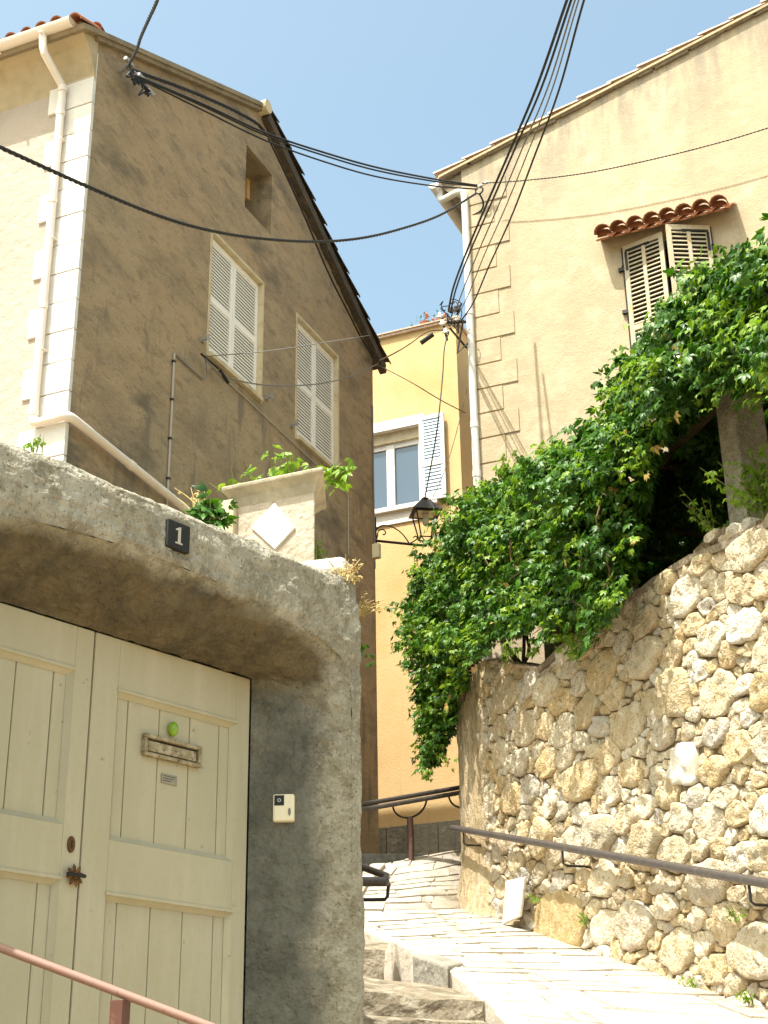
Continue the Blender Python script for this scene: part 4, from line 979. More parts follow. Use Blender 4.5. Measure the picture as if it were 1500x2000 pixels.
# rendered end pilaster (drippy)
mb = MB(); NU, NZ = 22, 60; ztp = t_uz[0][1]+.04; zbt = baseZ(0)-.3; vs = []
PIL = [(-.24,-.60),(-.13,-.12),(-.07,.02),(-.03,.075),(.1,.085),(.3,.08),(.5,.07),(.68,.05),(.85,-.03)]
for k in range(NZ+1):
    z = zbt+(ztp-zbt)*k/NZ; fl_ = max(0, 1-(z-baseZ(0))/.6)**2*.16
    for i in range(NU+1):
        t = i/NU*(len(PIL)-1); a = min(int(t), len(PIL)-2); f = t-a
        u = PIL[a][0]+(PIL[a+1][0]-PIL[a][0])*f; n0 = PIL[a][1]+(PIL[a+1][1]-PIL[a][1])*f
        p = wallp(u-fl_*(.5 if i < NU/2 else -.2), z, 0)
        n0 += fl_*.5*(1 if 2 < i < NU-2 else .2)+.018*fract((u*6, z*1.3, 3), 1.5)+.022*fract((u, z, 1), 11)
        vs.append(p+WN*n0)
mb.add(vs, [(k*(NU+1)+i, k*(NU+1)+i+1, (k+1)*(NU+1)+i+1, (k+1)*(NU+1)+i) for k in range(NZ) for i in range(NU)])
tp = [vs[NZ*(NU+1)+i] for i in range(NU+1)]
mb.add(tp+[p-WN*.5 for p in tp], [(i, i+1, NU+2+i, NU+1+i) for i in range(NU)])
pz = mb.build('end_pilaster', K['pilaster'], sw, smooth=True, auto=60)
bm = bmesh.new(); bm.from_mesh(pz.data); bmesh.ops.recalc_face_normals(bm, faces=bm.faces); bm.to_mesh(pz.data); bm.free()
mb = MB(); mb.prism([wallp(-.2,zbt,-.2), wallp(.8,zbt,-.2), wallp(.8,zbt,-1.2), wallp(-.2,zbt,-1.2)], V(0,0,ztp-zbt-.02)); mb.build('end_core', K['pilaster'], sw)
# white marker stone leaning at the foot
mb = MB(); a_ = wall_uz(982,1806)[0]; q = [hp(x_, y_, WA+WN*.2, WN) for x_, y_ in ((980,1806),(1014,1790),(1018,1712),(981,1720))]
mb.prism([p+WN*(.0 if i < 2 else -.03) for i, p in enumerate(q)], -WN*.03)
tag(mb.build('marker_stone', K['whitestone'], bev=.008), 'upright white rectangular stone leaning against the foot of the rubble wall', 'stone')

# rising stones with the concrete post above the coping at right
mb = MB(); pol = [(1345,1108),(1350,1075),(1375,1050),(1410,1028),(1460,1020),(1560,990),(1560,1010),(1500,1035)]
cp0 = [wall_uz(x_, y_, -.1) for x_, y_ in pol]
mb.prism([wallp(u, z, -.12) for u, z in cp0], -WN*.5); ub = mb.build('upper_stonework', K['mortar'], sw)
mb2 = MB()
for k in range(60):
    u = random.uniform(min(p[0] for p in cp0), max(p[0] for p in cp0)); z = random.uniform(min(p[1] for p in cp0)-.05, max(p[1] for p in cp0))
    if inpoly((u, z), cp0):
        r = random.uniform(.05,.11); N_ = 7; po = [(u+r*1.2*math.cos(2*math.pi*j/N_+k)*random.uniform(.8,1.1), z+r*.8*math.sin(2*math.pi*j/N_+k)*random.uniform(.8,1.1)) for j in range(N_)]
        old = wallp; WNs = WA.copy(); 
        tmp = MB(); blob(tmp, po, .06, 500+k, 14)
        for p in tmp.v: p -= WN*.14
        mb2.add(tmp.v, tmp.f)
us_ = mb2.build('upper_rubble', K['stones'], ub, smooth=True)
bm = bmesh.new(); bm.from_mesh(us_.data); bmesh.ops.recalc_face_normals(bm, faces=bm.faces); bm.to_mesh(us_.data); bm.free()

# terrace behind the rubble wall
mb = MB(); zf = min(topz(2.3), topz(6))-.45
mb.prism([wallp(-.1,3,-.45), wallp(9,3,-.45), V(6,8.5,3), V(6,YR,3), V(XC+.1,YR,3)], V(0,0,zf-3)); tag(mb.build('upper_terrace', K['soil']), kind='structure')
# back wall of the terrace, in the shade below the pergola
# ------------------------------------------------------------------ pergola
u1, zp1 = wall_uz(1393,770,-.28); u2, _ = wall_uz(1462,770,-.28)
pg = thing('pergola', wallp(5.7,5.3,-1.2), 'pergola of rough concrete posts and beams carrying the green creeper', 'pergola')
def post(u, n0, z0_, z1_, w_=.3):
    mb = MB(); K_ = 10; vs = []
    for k in range(K_+1):
        z = z0_+(z1_-z0_)*k/K_
        for a, b in ((0,0),(w_,0),(w_,-w_),(0,-w_)): vs.append(wallp(u+a+.006*fract((z,a,b),3), z, n0+b+.006*fract((z,b,a),3)))
    mb.add(vs, [(k*4+j, k*4+(j+1) % 4, (k+1)*4+(j+1) % 4, (k+1)*4+j) for k in range(K_) for j in range(4)]+[(3,2,1,0),(K_*4,K_*4+1,K_*4+2,K_*4+3)])
    o = mb.build('post', K['concrete'], pg, bev=.02)
    bm = bmesh.new(); bm.from_mesh(o.data); bmesh.ops.recalc_face_normals(bm, faces=bm.faces); bm.to_mesh(o.data); bm.free()
PZ = 7.15
post(u1, -.28, 5.2, PZ, .27); post(2.7, -.45, zf-.2, PZ, .28); post(.9, -.6, zf-.2, PZ, .28)
post(6.0, -2.9, zf-.2, PZ, .25); post(2.7, -2.6, zf-.2, PZ, .25)
for (a, b, c, d) in ((.4,-.55,9.4,-.5), (.4,-2.7,9.4,-2.9)):
    mb = MB(); p, q = wallp(a, PZ, b), wallp(c, PZ, d); mb.ob(p, q-p, WN*-.12, V(0,0,.14)); mb.build('beam', K['stem'], pg, bev=.01)
for k in range(13):
    u = .6+k*.72; mb = MB(); p, q = wallp(u, PZ+.14, -.3), wallp(u, PZ+.14, -3.1); mb.ob(p, q-p, WU*.07, V(0,0,.09)); mb.build('rafter', K['stem'], pg)

# ------------------------------------------------------------------ creeper
def leaf_mesh(centres, normals, sizes, leaflets=5, name='foliage', fold=.25):
    """palmate leaves: every leaflet a folded diamond; built with numpy"""
    C = np.array(centres); Nn = np.array(normals); n = len(C); S = np.array(sizes)
    Nn /= np.linalg.norm(Nn, axis=1)[:,None]
    down = np.tile([0,0,-1.], (n,1))+rng.normal(0,.45,(n,3)); t = down-(down*Nn).sum(1)[:,None]*Nn; t /= np.linalg.norm(t,axis=1)[:,None]+1e-9; b = np.cross(Nn, t)
    VS = []; FS = []; base = 0
    angs = {5:[-1.15,-.6,0,.6,1.15], 3:[-.7,0,.7], 1:[0]}[leaflets]
    for a in angs:
        ln = (1.0-.28*abs(a))*S; a2 = a+rng.normal(0,.12,n)
        d = t*np.cos(a2)[:,None]+b*np.sin(a2)[:,None]; pr = -t*np.sin(a2)[:,None]+b*np.cos(a2)[:,None]
        droop = rng.uniform(.05,.35,n)[:,None]
        p0 = C+d*(.08*ln)[:,None]; tip = C+d*ln[:,None]-Nn*(ln[:,None]*droop); mid = C+d*(.55*ln)[:,None]+Nn*(.02*ln)[:,None]
        wv = (.21*ln)[:,None]; l_ = mid+pr*wv-Nn*wv*fold; r_ = mid-pr*wv-Nn*wv*fold
        m1 = C+d*(.55*ln)[:,None]+Nn*(.06*ln)[:,None]
        VS.append(np.stack([p0, l_, tip, r_, m1], 1).reshape(-1,3))
        idx = np.arange(n)*5+base
        FS.append(np.stack([np.stack([idx, idx+4, idx+1],1), np.stack([idx+1, idx+4, idx+2],1), np.stack([idx, idx+3, idx+4],1), np.stack([idx+4, idx+3, idx+2],1)],1).reshape(-1,3))
        base += n*5
    return np.concatenate(VS), np.concatenate(FS)
def np_obj(name, vs, fs, m, parent=None, origin=(0,0,0)):
    O = np.array(parent['_o'] if parent else origin); me = bpy.data.meshes.new(name); vs = vs-O
    me.vertices.add(len(vs)); me.vertices.foreach_set('co', vs.astype(np.float32).ravel())
    me.loops.add(len(fs)*3); me.loops.foreach_set('vertex_index', fs.astype(np.int32).ravel())
    me.polygons.add(len(fs)); me.polygons.foreach_set('loop_start', np.arange(0,len(fs)*3,3,dtype=np.int32)); 
    me.update(calc_edges=True); me.validate(); me.materials.append(m)
    o = bpy.data.objects.new(name, me); col.objects.link(o); o['_o'] = tuple(O)
    if parent: o.parent = parent
    else: o.location = tuple(O)
    return o
cv = thing('creeper', wallp(2,5.6,-.3), 'dense green creeper spilling over the pergola and hanging down past the wall corner', 'climbing plant')
FRONT = [(884,1012),(930,962),(985,925),(1050,895),(1100,872),(1165,838),(1215,805),(1212,750),(1238,690),(1290,650),(1305,600),(1350,560),(1400,525),(1450,505),(1500,490),(1640,455),(1640,720),(1500,755),(1470,722),(1420,722),(1385,750),
    (1340,790),(1300,850),(1272,930),(1258,1020),(1240,1100),(1215,1160),(1190,1205),(1120,1235),(1080,1200),(1045,1215),(1010,1240),(985,1225),(960,1245),(920,1290),(905,1370),(880,1440),(850,1500),(832,1500),(830,1430),(815,1380),(822,1320),(800,1240),(796,1190),(822,1115),(858,1060)]
C_, N_l, S_l = [], [], []
yc, nc_, sc_l = [], [], []      # young tips and painted highlights on the clumps' upper edges
nW, uW = np.array(WN), np.array(WU)
CLC = []
_r = random.Random(5)
for _ in range(6000):
    q = (_r.uniform(780,1650), _r.uniform(450,1520))
    if all((q[0]-c[0])**2+((q[1]-c[1])*1.1)**2 > (c[2]+30)**2/1.6 for c in CLC): CLC.append((*q, _r.uniform(26,58), _r.uniform(.35,.75)))
def bulge(x, y):
    b_ = 0
    for cx0, cy0, rr0, hh0 in CLC:
        dx, dy = x-cx0, y-cy0
        if abs(dx) < 150 and abs(dy) < 150:
            dy *= 1.0 if dy < 0 else 1.7
            b_ = max(b_, hh0*math.exp(-(dx*dx+dy*dy)/(rr0*rr0*1.2)))
    return b_-.22+.12*fract((x*.03, y*.03, 2), 1.0)
cnt = 0; shoots = []
def inside(x, y): return inpoly((x, y), FRONT)
while cnt < 1750:
    x = random.uniform(785, 1640); y = random.uniform(455, 1510)
    if not inside(x, y): continue
    off = bulge(x, y)+.10+random.uniform(-.16,.08)
    # thinner and wispier along the hanging tail
    if y > 1280: off = .25*bulge(x, y)+.1+random.uniform(-.1,.1)
    p = np.array(hp(x, y, WA+WN*off, WN)); cnt += 1
    d = nW*random.uniform(.1,.8)+uW*random.uniform(-.4,.5)+np.array([0,0,random.uniform(-.5,.5)]); d /= np.linalg.norm(d)
    L = random.uniform(.12,.38) if y < 1280 else random.uniform(.1,.28); nl = int(L/.032)+3
    yp_ = min(CLC, key=lambda c: (c[0]-x)**2+(c[1]-y)**2); young_lit = random.random() < (.75 if y < yp_[1]-4 else .14)  # leaves above clump centres take the brighter colour, painting highlights
    q = p.copy()
    for k in range(nl):
        t = k/nl; d = d+np.array([0,0,-.09]); d /= np.linalg.norm(d); q = q+d*(L/nl)
        nrm = nW*.7+np.array([0,0,.75])+rng.normal(0,.5,3)
        c = q+rng.normal(0,.028,3); s = random.uniform(.06,.105)*(1-.35*t if young_lit else 1)
        if young_lit and t > .3: yc.append(c); nc_.append(nrm); sc_l.append(s)
        else: C_.append(c); N_l.append(nrm); S_l.append(s)
# filler behind the front sheet
f = 0
while f < 9000:
    x = random.uniform(785, 1640); y = random.uniform(455, 1510)
    if not inside(x, y): continue
    off = bulge(x, y)-random.uniform(.0,.5)
    if y > 1280: off = .25*bulge(x, y)+random.uniform(-.15,.08)
    C_.append(np.array(hp(x, y, WA+WN*off, WN))); N_l.append(nW*.6+np.array([0,0,.6])+rng.normal(0,.6,3)); S_l.append(random.uniform(.08,.13)); f += 1
for _ in range(3600):
    x = random.uniform(1215, 1420); y = random.uniform(735, 930)
    if y > 760+(1420-x)*.9: continue
    C_.append(np.array(hp(x, y, WA-WN*random.uniform(.25,.95), WN))); N_l.append(nW+rng.normal(0,.5,3)); S_l.append(random.uniform(.08,.12))
# wisps beyond the outline
for (x0_, y0_, x1_, y1_) in ((1215,800,1200,770),(1100,872,1060,880),(840,1430,800,1380),(835,1500,835,1520),(815,1250,780,1240),(1240,700,1210,690),(880,1010,860,1000),(1320,600,1300,590),(830,1330,800,1300),(860,1470,880,1490),(1000,1260,985,1290),(1100,1240,1105,1275),(1120,1240,1125,1272),(1040,1235,1030,1280)):
    a, b = np.array(hp(x0_, y0_, WA+WN*.2, WN)), np.array(hp(x1_, y1_, WA+WN*.25, WN))
    for k in range(16): t = k/15; yc.append(a+(b-a)*t+rng.normal(0,.035,3)); nc_.append(nW+rng.normal(0,.6,3)+np.array([0,0,.4])); sc_l.append(.09*(1-.4*t))
# roof of the pergola and sheltered back growth
for _ in range(16000):
    u = random.uniform(-.4, 9.4); nn = -random.uniform(.1, 3.2); z = PZ+.25+.25*fract((u,nn,0), 1.1)+random.uniform(-.1,.28)
    C_.append(np.array(wallp(u, z, nn))); N_l.append(np.array([0,0,1.])+rng.normal(0,.45,3)); S_l.append(random.uniform(.11,.17))
for _ in range(7500):
    u = random.uniform(-.2, 9.4); nn = -3.0+.2*fract((u,0,0), 1.5); z = random.uniform(zf-.05, PZ+.3)
    C_.append(np.array(wallp(u, z, nn+random.uniform(-.15,.2)))); N_l.append(nW+rng.normal(0,.45,3)); S_l.append(random.uniform(.12,.18))
# inner curtain along the side, dim growth beside the post
for _ in range(2600):
    x = random.uniform(1240, 1400); y = random.uniform(770, 1010)
    C_.append(np.array(hp(x, y, WA-WN*random.uniform(.9,1.5), WN))); N_l.append(nW+rng.normal(0,.5,3)); S_l.append(random.uniform(.1,.14))
vs, fs = leaf_mesh(C_, N_l, S_l, 5); np_obj('foliage', vs, fs, K['leaf'], cv)
vs, fs = leaf_mesh(yc, nc_, sc_l, 5); np_obj('young_highlight_shoots', vs, fs, K['leafyounglit'], cv)
print('leaves', len(C_), len(yc), 'stones', len(seeds))
for k in range(16):
    mb = MB(); u = random.uniform(.1, 8.5); n0 = random.uniform(-2.6,-.3); p = wallp(u, zf, n0); pts = [p]
    for j in range(7): p = p+V(random.gauss(0,.1), random.gauss(0,.1), (PZ+.3-zf)/7); pts.append(p)
    mb.tube(spline(pts, 3), .03, 6, r1=.012); mb.build('stem', K['stem'], cv)
mb = MB(); mb.tube(spline([wallp(1.0,6.1,-.3), wallp(.75,6.5,-.2), wallp(.9,7.0,-.2), wallp(.5,7.6,-.1)], 6), .035, 8, r1=.02); mb.build('stem', K['stem'], cv)
mb = MB(); mb.tube(spline([wallp(.3,5.9,.12), wallp(.4,6.3,.08), wallp(.3,6.8,.05), wallp(.5,7.4,0)], 6), .03, 8, r1=.02)
mb.build('stem', K['stem'], cv)
mb = MB()
for (x_, y_) in ((1432,540),(1322,683),(1330,712),(1325,700),(1293,755),(1232,935),(1340,590),(1180,960),(1300,880),(1210,920),(1275,820)):
    c = hp(x_, y_, WA+WN*.42, WN)
    for k in range(3): q = [V(random.uniform(-1,1),random.uniform(-1,1),random.uniform(-1,1))*.028 for _ in range(4)]; mb.add([c+q_ for q_ in q], [(0,1,2),(0,2,3)])
mb.build('pale_blossom', K['whiteflower'], cv)

for k in range(14):
    x = random.uniform(840, 1230); y = random.uniform(930, 1120)
    if not inside(x, y): continue
    mb = MB(); pts = [hp(x+random.uniform(-12,12)*j, y+random.uniform(22,34)*j, WA+WN*(.25+bulge(x,y)*.6+random.uniform(-.05,.1)), WN) for j in range(5)]
    mb.tube(spline(pts, 4), .010, 5, r1=.004); mb.build('stem', K['stem'], cv)
dc, dn, ds = [], [], []
for k in range(150):
    x = random.uniform(800, 1600); y = random.uniform(470, 1450)
    if inside(x, y): dc.append(np.array(hp(x, y, WA+WN*(bulge(x,y)+.25), WN))); dn.append(nW+rng.normal(0,.5,3)); ds.append(random.uniform(.06,.1))
vs, fs = leaf_mesh(dc, dn, ds, 5); np_obj('withered_leaves', vs, fs, mat('withered_leaf', (.3,.2,.06), (), .6, island=[(.3,.2,.05),(.4,.32,.08),(.2,.11,.04)]), cv)
# ------------------------------------------------------------------ small plants
def weed(name, base, label, cat, h=.25, n_st=7, leaves=8, m='leafyounglit', size=.035, spread=.12, group=None, leaflets=3, lean=V(0,0,0)):
    base = Vector(base); t = thing(name, base, label, cat, group); mb = MB(); cs, ns, ss = [], [], []
    for k in range(n_st):
        d = V(random.gauss(0,spread), random.gauss(0,spread), h*random.uniform(.6,1.1))+lean; a = base+V(random.gauss(0,.02), random.gauss(0,.02), 0)
        pts = spline([a, a+d*.5+V(0,0,h*.08), a+d], 4); mb.tube(pts, .0035, 5, r1=.0015)
        for j in range(leaves):
            p = pts[min(len(pts)-1, 2+int((len(pts)-3)*j/leaves)+0)]; cs.append(np.array(p)+rng.normal(0,size*.5,3)); ns.append(rng.normal(0,.6,3)+np.array([0,-.3,.8])); ss.append(size*random.uniform(.7,1.3))
    mb.build('stems', K['stemgreen'] if m != 'dry' else K['dry'], t)
    vs, fs = leaf_mesh(cs, ns, ss, leaflets); np_obj('leaves', vs, fs, K[m], t); return t
weed('weed', dep(65,862,5.6)-V(0,0,.05), 'tiny green weed on the far left of the gateway top', 'weed', .09, 4, 4, size=.03, spread=.03)
weed('squash_plant', dep(395,1010,6.35)-V(0,0,.03), 'broad leaved green plant on the gateway top left of the pillar', 'plant', .10, 9, 5, 'leaf', .07, .06, leaflets=5)
weed('weed', dep(385,985,6.7)-V(0,0,.05), 'thin dry flowering weeds standing between the drainpipe and the diamond pillar', 'weed', .13, 10, 3, 'dry', .018, .05)
weed('garden_plant', dep(480,965,7.3)-V(0,0,.12), 'small green leaves just behind the left end of the pillar cap', 'plant', .22, 7, 5, size=.06, spread=.08)
weed('garden_plant', dep(565,935,7.3)-V(0,0,.06), 'bright green leafy plant growing behind the middle of the pillar cap', 'plant', .15, 13, 6, size=.065, spread=.08)
weed('garden_plant', dep(640,925,7.2)-V(0,0,.05), 'leafy sprig leaning over the right tip of the pillar cap', 'plant', .1, 8, 6, size=.055, spread=.05, lean=V(.05,0,0))
weed('weed', dep(625,1080,6.9)-V(0,0,.04), 'little green weed at the right foot of the diamond pillar', 'weed', .12, 4, 4, size=.03, spread=.02)
weed('dry_weed', dep(672,1125,6.4)-V(0,0,.04), 'dry golden weeds on the right end of the gateway top', 'weed', .12, 16, 5, 'dry', .022, .05)
weed('dry_weed', dep(703,1200,6.9), 'straggly dry weed sticking out beside the right edge of the gateway', 'weed', .16, 11, 5, 'dry', .022, .05, lean=V(.05,.0,-.1))
weed('weed', dep(705,1278,7.2)-V(0,0,.02), 'small green leaf sprouting behind the gateway edge', 'weed', .05, 4, 3, 'leaf', .045, .02)
weed('shrub', wallp(u2+.15, 5.62, -.2), 'leafy light green shrub at the foot of the concrete pergola post', 'shrub', .55, 26, 12, size=.06, spread=.2)
weed('weed', hp(1400,1040,WA-WN*.2,WN)-V(0,0,.04), 'thin green sprigs on the stones left of the pergola post', 'weed', .35, 7, 8, size=.05, spread=.16)
for (x_, y_, tx_) in ((1142,1805,'small weed rooted in the rubble wall beside the big ochre stone'),(1355,1935,'low weed at the foot of the rubble wall near the right edge'),(1440,1800,'green weed growing from the rubble wall under the long handrail'),(1465,1960,'weed tuft at the wall foot in the lower right corner'),(1048,1765,'tiny weed in the wall between white marker stone and ochre stone')):
    weed('wall_weed', hp(x_, y_, WA+WN*.08, WN), tx_, 'weed', .1, 6, 5, 'leafyounglit', .03, .03, 'weeds rooted in the rubble wall', lean=WN*.04)

# ------------------------------------------------------------------ railings
def railpair(mb_, pts, r, gap, side):
    for s_ in (-.5, .5): mb_.tube([p+side*gap*s_ for p in pts], r, 10)
# long handrail on the rubble wall
hr = thing('handrail', wb(2)+V(0,0,.8), 'long double tube handrail fixed along the rubble wall', 'handrail')
RN = .24; a_ = hp(882,1617,WA+WN*RN,WN); b_ = hp(1500,1727,WA+WN*RN,WN); d_ = (b_-a_); e_ = b_+d_*.35
mb = MB(); mb.tube([a_, e_], .028, 14); mb.build('front_tube', K['steel'], hr, smooth=True, auto=50)
mb = MB(); mb.tube([a_-WN*.10, e_-WN*.10], .024, 12); mb.build('rear_tube', K['steel'], hr, smooth=True, auto=50)
for px in (905, 1098, 1462):
    t = (px-882)/(1500-882); p = hp(px, 1617+110*t, WA+WN*RN, WN)
    mb = MB(); mb.tube([p, p-V(0,0,.13), p-V(0,0,.15)-WN*.03, p-V(0,0,.15)-WN*.22], .010, 8); mb.build('bracket', K['iron'], hr)
mb = MB(); mb.tube([a_, a_-WN*.10], .03, 12); mb.build('end_piece', K['steel'], hr)
# railing across the top of the ramp
rl = thing('railing', dep(800,1678,15.5), 'double tube railing on brown posts at the top of the ramp', 'railing')
yq = dep(800,1600,17.4).y
L0, L1 = dep(560,1602,14.9), dep(1010,1524,16.3)
mb = MB(); mb.tube([L0+V(0,0,.03), L1+V(0,0,.03)], .025, 12); mb.build('upper_tube', K['steel'], rl, smooth=True, auto=50)
mb = MB(); mb.tube([L0-V(0,.05,.04), L1-V(0,.05,.04)], .025, 12); mb.build('lower_tube', K['steel'], rl, smooth=True, auto=50)
for px, pb in ((800,1682),(908,1665)):
    t = (px-560)/450; D_ = 14.9+1.4*t; tp_ = dep(px, 1602-78*t, D_); ft = dep(px, pb, D_); ft.x, ft.y = tp_.x, tp_.y; ft.z = dep(px+2,pb,D_).z-.1
    mt = tp_-V(0,0,.2)
    mb = MB(); mb.tube([ft, mt], .034, 12); mb.build('post', K['steelbrown'], rl, smooth=True, auto=50)
    dr = (L1-L0).normalized(); mb = MB(); mb.tube([mt+dr*(.21*math.sin(th))+V(0,0,.17*(1-math.cos(th)))+dr*0 for th in np.linspace(-1.45,1.45,15)], .011, 8); mb.build('cradle', K['iron'], rl)
mb = MB(); c = dep(910,1522,16.4); mb.ob(c-V(.05,.05,.16), V(.12,0,0), V(0,.1,0), V(0,0,.3))
t_ = mb.build('post_box', K['steelbrown'], bev=.01); tag(t_, 'dark brown box on the wall edge just above the railing', 'box')
# railing loop beyond the gateway
rp = thing('railing', dep(735,1750,6.8), 'dark rail end with bent loop sticking out behind the gateway', 'railing')
A1 = dep(640,1722,6.75); B1 = dep(752,1722,6.75)
mb = MB(); mb.tube([A1, B1], .022, 12); mb.ball(B1, .022, n=10, m=6); mb.build('lower_tube', K['steel'], rp, smooth=True, auto=50)
C1 = dep(650,1672,7.3); mb = MB(); mb.tube([C1, dep(755,1711,6.85), B1], .017, 12); mb.build('upper_tube', K['steel'], rp, smooth=True, auto=50)
mb = MB(); mb.tube([dep(759,1724,6.78), dep(757,1750,6.78), dep(752,1757,6.78), dep(640,1758,6.78)], .0085, 8); mb.build('loop', K['iron'], rp)
# pinkish rail in front of the gate
pr = thing('handrail', gp(-1.2,1.0,1.0), 'pinkish painted handrail on a square post in front of the gate', 'handrail')
a_, b_ = dep(-140,1798,4.5), dep(560,2062,4.3)
mb = MB(); mb.tube([a_, b_], .0135, 12); mb.build('rail', K['pink'], pr, smooth=True, auto=50)
c = dep(235,1940,4.39); mb = MB(); mb.ob(c-V(0,0,.62)-CR*.0+V(-.022,-.02,0), V(.045,.0,0), V(.0,.045,0), V(0,0,.6)); mb.build('post', K['pinkpost'], pr, bev=.002)

# ------------------------------------------------------------------ lantern
YLp = 17.9
lt = thing('wall_lantern', hy(735,1060,YLp), 'black four sided lantern on a scrolled iron bracket at the house corner', 'lantern')
def LP(x, y, o=0): return hy(x, y, YLp+o)
mb = MB(); mb.tube([LP(733,1056), LP(832,1066)], .02, 8)
mb.tube(spline([LP(800,1062),LP(785,1042),LP(765,1029),LP(745,1027),LP(734,1038),LP(737,1052)], 5), .010, 6)
sp = [LP(748+ (13-1.05*k)*math.cos(.5*k+2.6)*.9, 1042+(13-1.05*k)*math.sin(.5*k+2.6)*.9) for k in range(12)]
mb.tube(sp, .009, 6)
mb.tube(spline([LP(800,1062),LP(810,1056),LP(815,1052),LP(812,1047),LP(807,1050)], 4), .009, 6)
mb.tube([LP(733,1010), LP(735,1064)], .012, 6)
mb.build('bracket', K['iron'], lt)
cx_, cy_ = LP(832,1050).x, YLp; zt_l = LP(832,968).z; zr_ = LP(832,1003).z; zb_l = LP(832,1052).z
ang = R(33)
def sq(r, z, off=0): return [V(cx_+r*math.cos(ang+math.pi/2*k+math.pi/4), cy_+r*math.sin(ang+math.pi/2*k+math.pi/4), z) for k in range(4)]
mb = MB()
def frus(r0_, z0_, r1_, z1_, th=0):
    a, b = sq(r0_, z0_), sq(r1_, z1_); mb.add(a+b, [(k,(k+1)%4,4+(k+1)%4,4+k) for k in range(4)]+[(3,2,1,0),(4,5,6,7)])
frus(.30, zr_-.0, .285, zr_+.02); frus(.285, zr_+.02, .12, zr_+.17); frus(.12, zr_+.17, .10, zr_+.20); frus(.055, zr_+.20, .05, zr_+.225); frus(.07, zr_+.225, .03, zr_+.25)
mb.build('lantern_roof', K['iron'], lt)
mb = MB(); q4 = sq(.21, zr_-.008); mb.prism(q4, V(0,0,.005)); mb.build('reflector', K['lampglass'], lt)
mb = MB(); A4, B4 = sq(.225, zr_), sq(.12, zb_l)
for k in range(4): mb.tube([A4[k], B4[k]], .011, 6); mb.tube([B4[k], B4[(k+1) % 4]], .01, 6); mb.tube([A4[k]-V(0,0,.01), A4[(k+1) % 4]-V(0,0,.01)], .012, 6); mb.tube([B4[k], V(cx_,cy_,zb_l-.06)], .009, 6)
mb.tube([V(cx_,cy_,zb_l-.06), LP(832,1066)], .016, 8); mb.build('lantern_cage', K['iron'], lt)
mb = MB(); mb.tube([V(cx_,cy_,zr_-.005), V(cx_,cy_,zr_-.06)], .05, 10); mb.ball(V(cx_,cy_,zr_-.12), .05, .05, .075); mb.build('bulb', K['lampglass'], lt, smooth=True)
mb = MB(); mb.ob(dep(726,1062,19.1), V(.1,0,0), V(0,.08,0), V(0,0,-.2)); tag(mb.build('junction_box', K['cream'], bev=.008), 'small cream box fixed below the lantern bracket', 'box')

# ------------------------------------------------------------------ cables
def cable(pts, r, label, m='black', twist=0, name='cable', cat='cable', group=None, strands=3, seg=14):
    sp = spline(pts, seg); mb = MB()
    if twist:
        sp = resample(sp, twist/8); N = len(sp)
        for s_ in range(strands):
            q = []
            for i, p in enumerate(sp):
                t = (sp[min(i+1,N-1)]-sp[max(i-1,0)]).normalized(); a = t.cross(V(0,0,1)); a = a.normalized() if a.length > .1 else V(1,0,0); b = t.cross(a)
                th = i/8*2*math.pi+s_*2*math.pi/strands; q.append(p+(a*math.cos(th)+b*math.sin(th))*r*.55)
            mb.tube(q, r*.55, 5)
    else: mb.tube(sp, r, 6)
    return tag(mb.build(name, K[m], smooth=True), label, cat, group)
def arc(a, b, sag, n_=8):
    a, b = Vector(a), Vector(b); return [a.lerp(b, k/n_)-V(0,0,sag*4*(k/n_)*(1-k/n_)) for k in range(n_+1)]
gB = hx(246,140,XL+.08)        # bracket on the gable
rB = hy(936,372,YR-.16)        # ring on the right house
iC = dep(880,622,19.6)         # insulator cluster
cable([dep(x_,y_,D) for x_,y_,D in ((-900,-160,6.6),(-420,85,7.8),(-60,262,9.2),(0,288,9.6),(165,362,10.8),(300,418,11.9),(400,448,12.8),(500,465,13.8),(610,472,15),(700,466,16),(780,448,17),(860,420,18.1),(930,378,19.1))], .0155, 'thick twisted black cable sagging from the left edge to the right house corner', twist=.24, strands=3)
for k, (dy, r) in enumerate(((0,.012),(5,.010),(15,.010))):
    cable([dep(x_,y_+dy*f_,D) for x_,y_,D,f_ in ((262,146,15.15,.2),(400,205,15.8,.8),(520,260,16.4,1),(640,300,17.1,1.2),(740,328,17.7,1.2),(850,350,18.6,.9),(932,362,19.3,.5))], r,
        ['upper straight black line from the gable bracket to the right house','middle black line running close under the upper one between the houses','lowest black line between the gable bracket and the right house'][k])
cable([dep(x_,y_,D) for x_,y_,D in ((420,-330,8),(372,-200,9.2),(330,-70,10.5),(307,0,11.6),(290,38,12.4),(275,72,13.2),(266,98,13.9),(248,132,15.1))], .016, 'twisted black cable dropping from the sky to the gable bracket', twist=.34, strands=3)
p1 = [hx(x_,y_,XL+.07) for x_,y_ in ((256,136),(300,152),(345,168),(400,190),(455,215),(500,240),(520,262))]
cable(p1, .022, 'knotted black cable bundle running along under the roof edge of the gable', twist=.34, strands=3)
cable([hx(x_,y_,XL+.11) for x_,y_ in ((524,270),(560,345),(598,430),(640,530),(680,610),(710,668),(738,708))], .014, 'black cable following the rear roof slope down to the eave')
